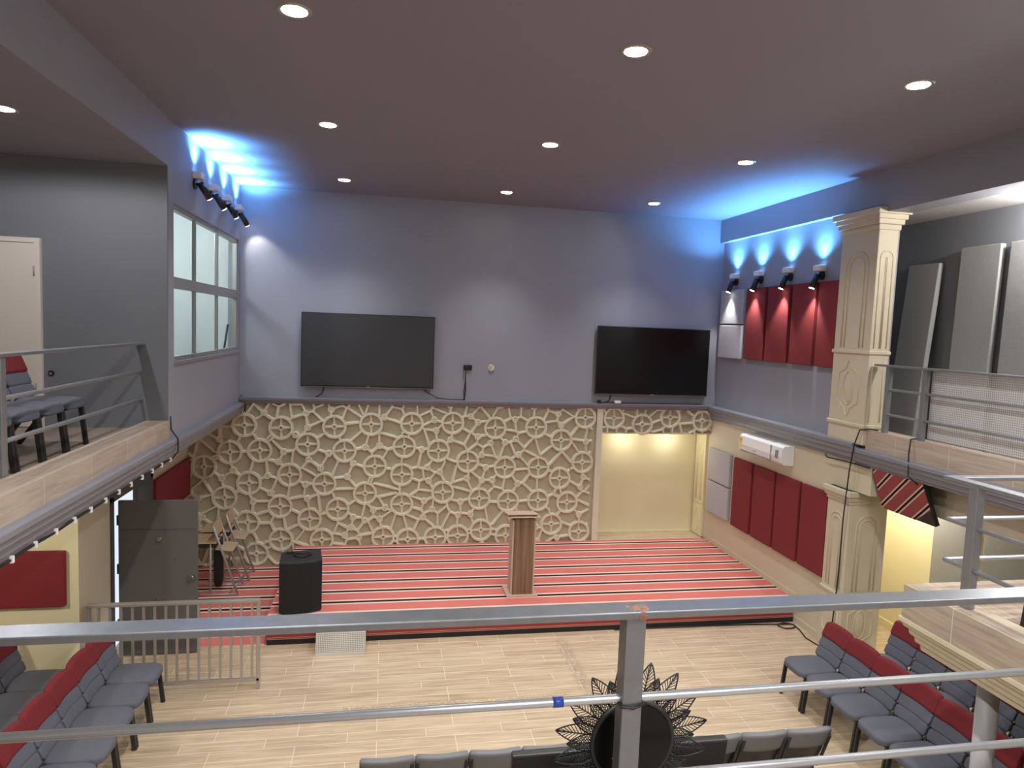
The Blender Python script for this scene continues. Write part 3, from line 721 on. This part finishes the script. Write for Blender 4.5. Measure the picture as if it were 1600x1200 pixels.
# ------------------------------------------------------------------ air conditioner
ac = empty('air_conditioner', (6.14, 9.87, 2.31), 'white split air conditioner on the right wall above the lower red panels', 'air conditioner')
prof = [(6.14, 2.62), (5.97, 2.62), (5.93, 2.59), (5.915, 2.45), (5.93, 2.36), (5.98, 2.315), (6.14, 2.31)]
MB().prism(prof, 'y', 9.24, 10.5).build('body', white_pl, ac, bevel=.012, seg=3)
MB().prism([(p[0] - .004, p[1]) for p in prof[1:5]] + [(5.99, 2.45), (5.99, 2.6)], 'y', 9.25, 9.52).build('end_panel', white_pl, ac, bevel=.006)
MB().box(5.905, 5.92, 9.51, 9.53, 2.345, 2.59).build('seam', gray_pl, ac)
MB().box(5.905, 5.93, 9.32, 9.39, 2.42, 2.54).build('display', mat('ac_display', rgb(120, 124, 124), .3), ac)
MB().box(5.93, 5.95, 9.56, 10.46, 2.325, 2.345).build('air_flap', gray_pl, ac)
gr = MB()
for k in range(5): gr.box(6.0, 6.08, 9.6 + k * .17, 9.72 + k * .17, 2.619, 2.623)
gr.build('top_grille', gray_pl, ac)
MB().box(5.914, 5.93, 10.40, 10.47, 2.42, 2.56).build('energy_label', yellow_lab, ac)
MB().box(5.912, 5.92, 10.42, 10.45, 2.52, 2.545).build('label_print', brown_lab, ac)
MB().box(5.911, 5.925, 9.96, 10.04, 2.405, 2.415).build('badge', gray_pl, ac)

# ------------------------------------------------------------------ hanging carpeted slab under the right gallery
sb = empty('carpeted_slab', (6.2, 7.1, 2.4), 'slab faced with red striped carpet hanging tilted under the right gallery edge', 'hanging slab')
A, B_, C_, D_ = Vector((6.10, 7.52, 2.64)), Vector((6.10, 6.70, 2.64)), Vector((6.31, 6.68, 2.13)), Vector((6.29, 7.52, 2.14))
nn = (B_ - A).cross(D_ - A).normalized()
if nn.x < 0: nn = -nn
off = nn * .06
MB().add([A, B_, C_, D_, A + off, B_ + off, C_ + off, D_ + off], [(0, 3, 2, 1), (4, 5, 6, 7), (0, 1, 5, 4), (1, 2, 6, 5), (2, 3, 7, 6), (3, 0, 4, 7)]).build('body', black_pl, sb, bevel=.005)
e = nn * -.004
B2 = B_ + (C_ - B_) * .62; C2 = C_ + (D_ - C_) * .36
MB().add([A + e, B_ + e, B2 + e, C2 + e, D_ + e, A, B_, B2, C2, D_], [(0, 4, 3, 2, 1), (5, 6, 7, 8, 9), (0, 1, 6, 5), (1, 2, 7, 6), (2, 3, 8, 7), (3, 4, 9, 8), (4, 0, 5, 9)]).build('carpet_face', slab_carpet, sb)

# ------------------------------------------------------------------ railings
def pt(*a): return Vector(a)
# left gallery
rl_ = empty('railing', (-2.68, 6.8, 3.05), 'steel gallery railing on the left with gray chairs behind it', 'railing')
for y in (8.22, 5.33, 2.9): MB().box(-2.71, -2.635, y - .035, y + .035, 3.05 if y > 0 else 3, 3.90).build('post', steel, rl_, bevel=.004)
MB().box(-2.72, -2.625, 2.0, 8.30, 3.90, 3.925).build('top_rail', steel, rl_, bevel=.004)
for z in (3.60, 3.29):
    MB().tube([(-2.672, 2.0, z), (-2.672, 8.22, z)], .018, 10).build('rail', steel_tube, rl_)
# right gallery
rr_ = empty('railing', (6.22, 6.5, 3.11), 'steel gallery railing on the right backed with perforated metal sheet', 'railing')
for y in (7.46, 6.87, 5.0): MB().box(6.15, 6.21, y - .03, y + .03, 3.10, 3.94).build('post', steel, rr_, bevel=.004)
MB().box(6.13, 6.23, 2.5, 7.68, 3.94, 3.965).build('top_rail', steel, rr_, bevel=.004)
for z in (3.66, 3.345): MB().tube([(6.18, 2.5, z), (6.18, 7.46, z)], .016, 10).build('rail', steel_tube, rr_)
MB().box(6.235, 6.237, 2.5, 6.84, 3.14, 3.93).build('perforated_sheet', perf_mat, rr_)
# lower right arm
ra = empty('railing', (4.1, 4.1, 2.388), 'steel corner railing on the lower right gallery, around the single gray chair', 'railing')
MB().box(4.06, 4.13, 3.97, 4.04, 2.388, 3.26).build('post', steel, ra, bevel=.004)
MB().box(4.06, 4.13, 1.2, 1.27, 2.388, 3.26).build('post', steel, ra, bevel=.004)
MB().box(5.95, 6.02, 4.2, 4.27, 2.388, 3.26).build('post', steel, ra, bevel=.004)
MB().box(4.06, 4.155, 0.5, 4.27, 3.26, 3.285).build('top_rail', steel, ra, bevel=.004)
MB().box(4.155, 6.05, 4.18, 4.27, 3.26, 3.285).build('top_rail', steel, ra, bevel=.004)
for z in (2.965, 2.66):
    MB().tube([(4.10, .5, z), (4.10, 4.24, z)], .016, 10).build('rail', steel_tube, ra)
    MB().tube([(4.10, 4.24, z), (6.05, 4.24, z)], .016, 10).build('rail', steel_tube, ra)
# foreground railing
rf = empty('railing', (.88, 2.2, 2.3), 'nearest steel railing crossing the whole picture, with a square post', 'railing')
MB().box(-1.9, 3.98, 2.145, 2.24, 3.256, 3.282).build('top_rail', steel_front, rf, bevel=.004)
MB().box(.843, .917, 2.165, 2.235, 2.30, 3.256).build('post', steel_front, rf, bevel=.005)
MB().box(-1.75, -1.68, 2.165, 2.235, 2.30, 3.256).build('post', steel_front, rf, bevel=.005)
r1 = MB().tube([(-1.9, 2.2, 2.945), (3.98, 2.2, 2.945)], .0155, 12).build('rail', steel_tube, rf)
MB().tube([(-1.9, 2.2, 2.645), (3.98, 2.2, 2.645)], .0155, 12).build('rail', steel_tube, rf)
MB().tube([(.60, 2.2, 2.945), (.637, 2.2, 2.945)], .0175, 12).build('tape_band', blue_tape, r1)
w = MB()
for k in range(26):
    a = random.uniform(0, 6.28); q = random.random() ** .6
    w.superell((.885 + .04 * q * math.cos(a), 2.178 + .032 * q * math.sin(a), 3.2815), (random.uniform(.006, .022), random.uniform(.006, .02), .003), 2.5, 3)
w.superell((.895, 2.1445, 3.262), (.032, .004, .022), 2.5, 6)
w.build('weld_patch', rust, rf)
# low gate-like railing on the floor at the left
rg = empty('barrier', (-2.25, 7.87, 0), 'low steel barrier with upright bars in front of the open gray door', 'barrier')
MB().box(-3.14, -1.34, 7.85, 7.91, 1.03, 1.065).build('top_rail', gate_steel, rg, bevel=.004)
MB().box(-3.14, -1.34, 7.86, 7.90, .10, .135).build('bottom_rail', gate_steel, rg, bevel=.004)
for x in (-3.14, -1.375): MB().box(x, x + .04, 7.86, 7.90, 0, 1.03).build('post', gate_steel, rg, bevel=.004)
for k in range(15):
    x = -3.02 + k * .114
    MB().box(x - .012, x + .012, 7.868, 7.892, .135, 1.03).build('bar', gate_steel, rg)
# round post under the arm
o = MB().cyl((4.40, 4.05, 0), (4.40, 4.05, 1.92), .072, 24).build('support_post', post_gray); tag(o, 'round gray post holding up the lower right gallery', 'post')

# ------------------------------------------------------------------ chairs
def rec(z):   # recline of the back
    return -.20 - (z - .44) * .40
def make_chair(kind):
    root = empty('stacking_chair', (0, 0, 0))
    def dome(w):  # crowned waterfall seat
        x, y, z = w
        zz = z + (.012 * (1 - (2 * x / .43) ** 2) if z > 0 else 0)
        if y > .12: zz -= (y - .12) ** 2 * 1.1
        return (x, y, zz)
    MB().superell((0, .02, .425), (.425, .50, .085), 4.5, 10, dome).build('seat', chair_gray if kind != 'plain' else chair_charc, root)
    MB().box(-.19, .19, -.18, .20, .365, .392).build('seat_frame', chair_black, root)
    def backpad(z0, z1, th, wd, m, name, off=0.0, par=root):
        mb = MB(); zc = (z0 + z1) / 2; L = z1 - z0
        def fn(w):
            x, y, z = w
            return (x, y + rec(zc + z) - .03 * (2 * x / .43) ** 2 * -1 + off, z)
        mb.superell((0, 0, zc), (wd, th, L), 11.0 if name == 'head_cover' else 8.0, 8, fn); return mb.build(name, m, par)
    if kind == 'red':
        backpad(.47, .585, .05, .405, chair_gray, 'backrest')
        backpad(.575, .71, .052, .412, chair_gray, 'back_cushion')
        backpad(.69, .865, .066, .429, chair_red, 'head_cover')
    else:
        backpad(.47, .70, .045, .40, chair_black, 'backrest')
        backpad(.665, .865, .066, .425, chair_charc, 'head_cover')
    for s in (-1, 1):
        x = s * .195
        MB().bar((x, .20, .39), (x, .245, 0), .028, .045, (0, 1, 0)).build('leg', chair_black, root, bevel=.006)
        MB().bar((x, -.06, .39), (x, -.34, 0), .028, .042, (0, 1, 0)).build('leg', chair_black, root, bevel=.006)
        MB().tube([(x, -.12, .385), (x, -.20, .42), (x, rec(.5) - .02, .5), (x, rec(.8) - .01, .80)], .014, 8).build('back_upright', chair_black, root)
    return root
protos = {}
def chair(kind, x, y, z, facing, label, group):
    if kind not in protos:
        protos[kind] = make_chair(kind); o = protos[kind]
    else: o = copy_tree(protos[kind])
    o.location = (x, y, z); o.rotation_euler = (0, 0, facing)
    tag(o, label, 'chair', group)
FX, BX, FY = -math.pi / 2, math.pi / 2, 0.0     # facing +x, -x, +y
nth = ('first', 'second', 'third', 'fourth', 'fifth', 'sixth', 'seventh')
for k in range(6):
    chair('red', 5.0, 6.89 - .43 * k, 0, BX, 'gray red-topped chair, %s from the stage in the right front row' % nth[k], 'right front row chairs')
for k in range(5):
    chair('red', 5.90, 6.84 - .43 * k, 0, BX, 'gray red-topped chair, %s from the stage in the right back row' % nth[k], 'right back row chairs')
for k in range(5):
    chair('red', -2.56, 7.51 - .43 * k, 0, FX, 'gray red-topped chair, %s from the barrier in the left front row' % nth[k], 'left front row chairs')
for k in range(3):
    chair('red', -3.46, 7.46 - .43 * k, 0, FX, 'gray red-topped chair, %s from the yellow wall in the left back row' % nth[k], 'left back row chairs')
for k in range(4):
    chair('red', -3.06, 6.91 - .43 * k, 2.965, FX, 'gray red-topped chair on the left gallery, %s from the white door' % nth[k], 'left gallery chairs')
for k in range(4):
    chair('plain', 3.715 - .43 * k, 5.42, 0, FY, 'charcoal chair seen from behind, %s from the right end of the right near group' % nth[k], 'near row chairs')
for k in range(4):
    chair('plain', .085 + .43 * k, 5.46, 0, FY, 'charcoal chair seen from behind, %s from the left end of the left near group' % nth[k], 'near row chairs')
chair('red', 4.62, 3.62, 2.30, BX, 'single gray chair on the lower right gallery behind the corner railing', None)

# ------------------------------------------------------------------ loudspeaker, lectern, box
sp = empty('loudspeaker', (-1.06, 9.32, .345), 'black loudspeaker cabinet standing at the left front of the stage', 'loudspeaker')
poly = [(-1.34, 9.50), (-.83, 9.62), (-.77, 9.18), (-.90, 9.10), (-1.20, 9.05), (-1.31, 9.08)]
MB().prism(poly, 'z', .36, 1.06).build('cabinet', tolex, sp, bevel=.015)
gp = [(-.775, 9.175), (-.90, 9.093), (-1.20, 9.043), (-1.305, 9.073)]
g = MB()
for i in range(3):
    a, b = gp[i], gp[i + 1]; g.add([(a[0], a[1], .40), (b[0], b[1], .40), (b[0], b[1], 1.03), (a[0], a[1], 1.03), (a[0], a[1] + .02, .40), (b[0], b[1] + .02, .40), (b[0], b[1] + .02, 1.03), (a[0], a[1] + .02, 1.03)],
        [(0, 1, 2, 3), (7, 6, 5, 4), (0, 4, 5, 1), (1, 5, 6, 2), (2, 6, 7, 3), (3, 7, 4, 0)])
g.build('grille', grille_mat, sp)
for a in ((-1.25, 9.12), (-.85, 9.22), (-1.27, 9.45), (-.88, 9.52)): MB().cyl((a[0], a[1], .345), (a[0], a[1], .362), .025, 10).build('foot', black_pl, sp)
pts = []
for k in range(40):
    a = k / 39 * 4 * math.pi; r_ = .11 + .015 * math.sin(3 * a)
    pts.append((-1.05 + r_ * math.cos(a), 9.34 + .8 * r_ * math.sin(a), 1.071 + .003 * (k % 3)))
pts += [(-1.12, 9.42, 1.075), (-1.2, 9.44, 1.075)]
cc_ = empty('cable_coil', (-1.05, 9.34, 1.06), 'small coil of black cable on top of the black loudspeaker', 'cable')
MB().tube(pts, .008, 6).build('cord', cable_mat, cc_)
MB().cyl((-1.2, 9.44, 1.075), (-1.27, 9.43, 1.075), .014, 8).build('connector', black_pl, cc_)

lc = empty('lectern', (2.04, 9.56, .345), 'brown wooden lectern standing on the striped stage', 'lectern')
MB().box(1.80, 2.26, 9.38, 9.78, .345, .378).build('base_plate', lect_edge, lc, bevel=.003)
MB().box(1.885, 2.185, 9.42, 9.445, .378, 1.50).build('front_panel', lect_wood, lc)
MB().box(1.862, 1.885, 9.43, 9.68, .378, 1.475).build('side_panel', lect_edge, lc)
MB().box(2.185, 2.208, 9.43, 9.68, .378, 1.475).build('side_panel', lect_edge, lc)
MB().box(1.885, 2.185, 9.66, 9.68, .378, 1.46).build('back_panel', lect_wood, lc)
LT = Matrix.Rotation(math.radians(-9.5), 3, 'X')
MB().obox((2.035, 9.57, 1.505), (.46, .43, .02), LT).build('lower_top', lect_edge, lc, bevel=.003)
MB().obox((2.02, 9.572, 1.526), (.38, .36, .022), LT).build('top_spacer', lect_wood, lc)
MB().obox((1.995, 9.574, 1.547), (.45, .42, .02), LT).build('book_board', lect_edge, lc, bevel=.003)

bx = empty('perforated_box', (-.48, 8.72, 0), 'low pale perforated metal box on the floor against the stage front', 'metal box')
pb = MB().add([(-.78, 8.60, .012), (-.18, 8.60, .012), (-.18, 8.66, .26), (-.78, 8.66, .26)], [(0, 1, 2, 3)])
pb.build('front_sheet', perf_box, bx)
fr_ = MB()
fr_.box(-.79, -.17, 8.655, 8.93, .255, .268)
fr_.add([(-.79, 8.60, 0), (-.79, 8.93, 0), (-.79, 8.93, .26), (-.79, 8.66, .26), (-.78, 8.60, 0), (-.78, 8.93, 0), (-.78, 8.93, .26), (-.78, 8.66, .26)], [(0, 3, 2, 1), (4, 5, 6, 7), (0, 1, 5, 4), (1, 2, 6, 5), (2, 3, 7, 6), (3, 0, 4, 7)])
fr_.add([(-.18, 8.60, 0), (-.18, 8.93, 0), (-.18, 8.93, .26), (-.18, 8.66, .26), (-.17, 8.60, 0), (-.17, 8.93, 0), (-.17, 8.93, .26), (-.17, 8.66, .26)], [(0, 3, 2, 1), (4, 5, 6, 7), (0, 1, 5, 4), (1, 2, 6, 5), (2, 3, 7, 6), (3, 0, 4, 7)])
fr_.box(-.79, -.17, 8.597, 8.603, 0, .02)
fr_.build('housing', mat('box_pale_metal', rgb(206, 204, 200), .5, .3, var=.12, vscale=40), bx)
MB().box(-.77, -.19, 8.70, 8.90, .01, .24).build('core', mat('box_inside', rgb(110, 100, 90), .8), bx)

# ------------------------------------------------------------------ open door leaf at lower left
dl = empty('door_leaf', (-3.15, 8.86, 0), 'gray door standing open below the left gallery, behind the barrier', 'door')
MB().box(-3.155, -2.25, 8.83, 8.875, .012, 1.965).build('slab', door_gray, dl, bevel=.004)
MB().box(-3.12, -2.27, 8.826, 8.832, 1.60, 1.606).build('seam', frame_gray, dl)
for z in (.35, 1.05, 1.66): MB().box(-3.175, -3.13, 8.835, 8.87, z, z + .12).build('hinge', black_pl, dl)
MB().cyl((-2.315, 8.83, .99), (-2.315, 8.77, .99), .035, 18).build('knob', chrome, dl)
MB().cyl((-2.68, 8.83, 1.49), (-2.68, 8.79, 1.49), .028, 14).build('viewer', chrome, dl)
for x, z in ((-2.50, 1.24), (-2.72, .72)): MB().cyl((x, 8.831, z), (x, 8.822, z), .012, 10).build('screw', chrome, dl)

# ------------------------------------------------------------------ school desks by the relief wall
def desk(y0, label, dx=0.0):
    t = empty('school_desk', (-2.4 + dx, y0, .014), label, 'desk', 'tubular school desks'); z0 = .014
    X = lambda x: x + dx
    for y in (y0, y0 + .40):
        MB().tube([(X(-2.76), y, z0 + .018), (X(-2.12), y, z0 + .018)], .018, 8).build('sled_foot', tube_gray, t)
        MB().tube([(X(-2.53), y, z0 + .018), (X(-2.53), y, .84)], .015, 8).build('leg', tube_gray, t)
        MB().tube([(X(-2.14), y, z0 + .018), (X(-2.40), y, .80), (X(-2.50), y, 1.10)], .019, 8).build('leg', tube_gray, t)
        MB().tube([(X(-2.26), y, z0 + .03), (X(-2.16), y, z0 + .17)], .012, 8).build('brace', tube_gray, t)
    MB().box(X(-2.85), X(-2.45), y0 - .01, y0 + .41, .76, .83).build('under_tray', tray_mat, t, bevel=.006)
    MB().box(X(-2.88), X(-2.44), y0 - .04, y0 + .44, .83, .852).build('desk_top', ply, t, bevel=.01)
    bw = MB()
    M_ = Matrix.Rotation(math.radians(-14), 3, 'Y')
    bw.obox((X(-2.47), y0 + .2, 1.03), (.018, .42, .20), M_); bw.build('backrest', ply, t, bevel=.02)
    bw = MB().obox((X(-2.34), y0 + .2, .72), (.26, .42, .018), Matrix.Rotation(math.radians(8), 3, 'Y')); bw.build('seat', ply, t, bevel=.01)
desk(10.66, 'gray tubular school desk with wooden top, nearest the open gray door')
desk(11.24, 'gray tubular school desk with wooden top, against the relief wall', .06)
o = MB().superell((-2.47, 10.90, .46), (.14, .10, .80), 4, 8).build('black_bag', cable_mat); tag(o, 'black cloth bundle standing under the nearer school desk', 'bag')

# ------------------------------------------------------------------ cords
o = MB().tube([(6.20, 7.60, 3.12), (6.12, 7.66, 3.125), (6.045, 7.74, 3.10), (6.02, 7.79, 2.9), (6.01, 7.83, 2.55), (6.03, 7.9, 1.9), (6.05, 7.93, 1.2), (6.05, 7.95, .8), (6.05, 7.98, .4), (6.05, 8.0, .02), (6.0, 8.2, .012), (5.97, 8.4, .012), (6.04, 8.66, .012)], .009, 6).build('cable', cable_mat)
tag(o, 'thin black cable hanging from the right gallery down past the lower column', 'cable')
o = MB().tube([(6.2, 6.92, 3.13), (6.1, 6.93, 3.12), (6.06, 6.9, 2.95), (6.01, 6.82, 2.7), (6.07, 6.73, 2.62)], .009, 6).build('cable', cable_mat)
tag(o, 'short black cable hanging from the right railing to the carpeted slab', 'cable')
pts = [(6.04, 8.66, .012)] + [(5.92 + .13 * math.cos(a / 6 * math.pi), 8.80 + .09 * math.sin(a / 6 * math.pi), .012 + .002 * (a % 4)) for a in range(26)] + [(5.4, 8.9, .012), (4.6, 8.92, .012), (3.3, 8.93, .012)]
o = MB().tube(pts, .009, 6).build('cable', cable_mat); tag(o, 'black cable coiled on the floor at the right end of the stage front', 'cable')
o = MB().tube([(6.09, 8.45, 2.655), (6.085, 8.40, 2.62), (6.09, 8.1, 2.635), (6.09, 7.8, 2.64), (6.09, 7.56, 2.64)], .009, 6).build('cable', cable_mat)
tag(o, 'short black cable under the gray moulding left of the carpeted slab', 'cable')
# clipped cable along the left moulding
lc_ = empty('clipped_cable', (XL + .03, 6.5, 2.62), 'black cable held by small white clips under the left gray moulding', 'cable')
MB().tube([(XL + .035, y, 2.622 + .004 * math.sin(y * 9)) for y in [2.0 + .15 * k for k in range(42)]], .011, 6).build('cord', cable_mat, lc_)
for k in range(18):
    y = 8.1 - .30 * k
    MB().box(XL + .03, XL + .052, y - .012, y + .012, 2.60, 2.645).build('clip', white_pl, lc_)
o = MB().tube([(XL + .02, 8.18, 3.1), (XL + .03, 8.17, 2.95), (XL + .10, 8.18, 2.84), (XL + .10, 8.18, 2.7), (XL + .04, 8.17, 2.62)], .008, 6).build('cable', cable_mat)
tag(o, 'thin black cable running down over the left moulding at the window wall corner', 'cable')
o = MB().tube([(XL + .03, 11.95, 2.95), (XL + .07, 11.93, 2.86), (XL + .11, 11.93, 2.75), (XL + .05, 11.94, 2.63)], .010, 6).build('cable', cable_mat)
tag(o, 'thin black cable over the end of the left moulding beside the relief wall', 'cable')

# ------------------------------------------------------------------ sunburst ornament and the monitor behind the railing
oc = Vector((.956, 2.33, 2.694)); 
orn = empty('sunburst_ornament', oc, 'round black sunburst ornament with cut-out leaf petals tied behind the nearest railing post', 'ornament')
MB().tube([oc + Vector((0, -.012, 0)), oc + Vector((0, .012, 0))], .150, 48).build('disc', black_gloss, orn)
MB().tube([oc + Vector((.158 * math.cos(2 * math.pi * k / 48), 0, .158 * math.sin(2 * math.pi * k / 48))) for k in range(48)], .011, 8, closed=True).build('rim', black_pl, orn)
def petal(ang, r0, r1, wd, dense, y):
    mb = MB(); d = Vector((math.cos(ang), 0, math.sin(ang))); n = Vector((-math.sin(ang), 0, math.cos(ang)))
    L = r1 - r0; c = oc + Vector((0, y, 0))
    def half(t):  # leaf half width
        return wd * (math.sin(math.pi * min(1, t ** .8)) ** .75) * (1 - .25 * t)
    def P(t, s): return c + d * (r0 + L * t) + n * (half(t) * s)
    N = 14
    for s in (-1, 1): mb.tube([P(k / N, s) for k in range(N + 1)], .0028, 5)
    mb.tube([P(0, 0), P(1, 0)], .0026, 5)
    m = 16 if dense else 14
    for k in range(1, m):
        t = k / m
        for s in (-1, 1):
            t2 = min(.97, t + .13)
            mb.tube([P(t * .96, 0), P(t2, s * .98)], .0017, 4)
    if dense:
        for s in (-.35, .35, .68, -.68): mb.tube([P(k / N, s) for k in range(N + 1)], .0015, 4)
    mb.build('leaf_petal', black_pl, orn)
for k in range(16): petal(math.radians(90 + 11 + k * 22.5), .13, .308, .044, False, .006)
for k in range(16): petal(math.radians(90 + k * 22.5), .12, .255, .036, True, .012)
MB().box(oc.x - .083, oc.x - .073, oc.y - .0135, oc.y - .012, oc.z - .057, oc.z - .052).build('orange_dot', mat('orange_mark', rgb(196, 110, 70), .5), orn)  # small orange dot on the disc face
tie = MB().tube([(.84, 2.16, 2.935), (.88, 2.155, 2.93), (.92, 2.16, 2.94), (.925, 2.2, 2.935), (.92, 2.245, 2.935), (.88, 2.25, 2.93), (.838, 2.245, 2.935), (.835, 2.2, 2.94)], .005, 6, closed=True)
tie.tube([(.92, 2.245, 2.935), (.95, 2.29, 2.92), (.96, 2.325, 2.85)], .004, 6).tube([(.84, 2.245, 2.935), (.87, 2.29, 2.92), (.95, 2.325, 2.85)], .004, 6)
tie.build('tie_wire', cable_mat, orn)
mc = Vector((.97, 2.50, 2.345))
mn = empty('monitor', (.97, 2.5, 2.1), 'black flat monitor seen from behind, mounted below the sunburst ornament', 'monitor')
Mx = Matrix.Rotation(math.radians(8), 3, 'X')
MB().obox(mc, (.905, .035, .50), Mx).build('back_cover', black_pl, mn, bevel=.008)
vs = []
for yy, sx_, zt in ((-.015, .40, .19), (-.045, .30, .12)):
    vs += [mc + Mx @ Vector((s * sx_, yy, z)) for s, z in ((-1, -.24), (1, -.24), (.70, zt), (-.70, zt))]
MB().add(vs, [(3, 2, 1, 0), (4, 5, 6, 7), (0, 1, 5, 4), (1, 2, 6, 5), (2, 3, 7, 6), (3, 0, 4, 7)]).build('rear_hump', black_pl, mn, bevel=.01)
MB().box(.86, 1.08, 2.155, 2.46, 2.16, 2.22).build('bracket', black_pl, mn)

# ------------------------------------------------------------------ world, camera, colour management
wd = bpy.data.worlds.new('world'); scn.world = wd; wd.use_nodes = True
bg = wd.node_tree.nodes['Background']; bg.inputs[0].default_value = (.80, .90, 1.0, 1); bg.inputs[1].default_value = 1.0
cam = bpy.data.cameras.new('camera'); co = bpy.data.objects.new('camera', cam); COL.objects.link(co)
yaw, pitch, roll, f_px = 0.1854, 0.0819, -0.0388, 1061.89
fw = Vector((math.sin(yaw) * math.cos(pitch), math.cos(yaw) * math.cos(pitch), -math.sin(pitch)))
r_ = Vector((math.cos(yaw), -math.sin(yaw), 0)); dn = fw.cross(r_)
c_, s_ = math.cos(roll), math.sin(roll)
R2 = r_ * c_ + dn * s_; D2 = dn * c_ - r_ * s_
co.matrix_world = Matrix(((R2.x, -D2.x, -fw.x, 0), (R2.y, -D2.y, -fw.y, 0), (R2.z, -D2.z, -fw.z, 4.24), (0, 0, 0, 1)))
cam.sensor_width = 36.0; cam.lens = f_px / 1600 * 36.0; cam.clip_start = .05
scn.camera = co
scn.view_settings.view_transform = 'Standard'; scn.view_settings.look = 'None'
scn.view_settings.exposure = 0.0; scn.view_settings.gamma = 1.0; scn.view_settings.use_curve_mapping = False
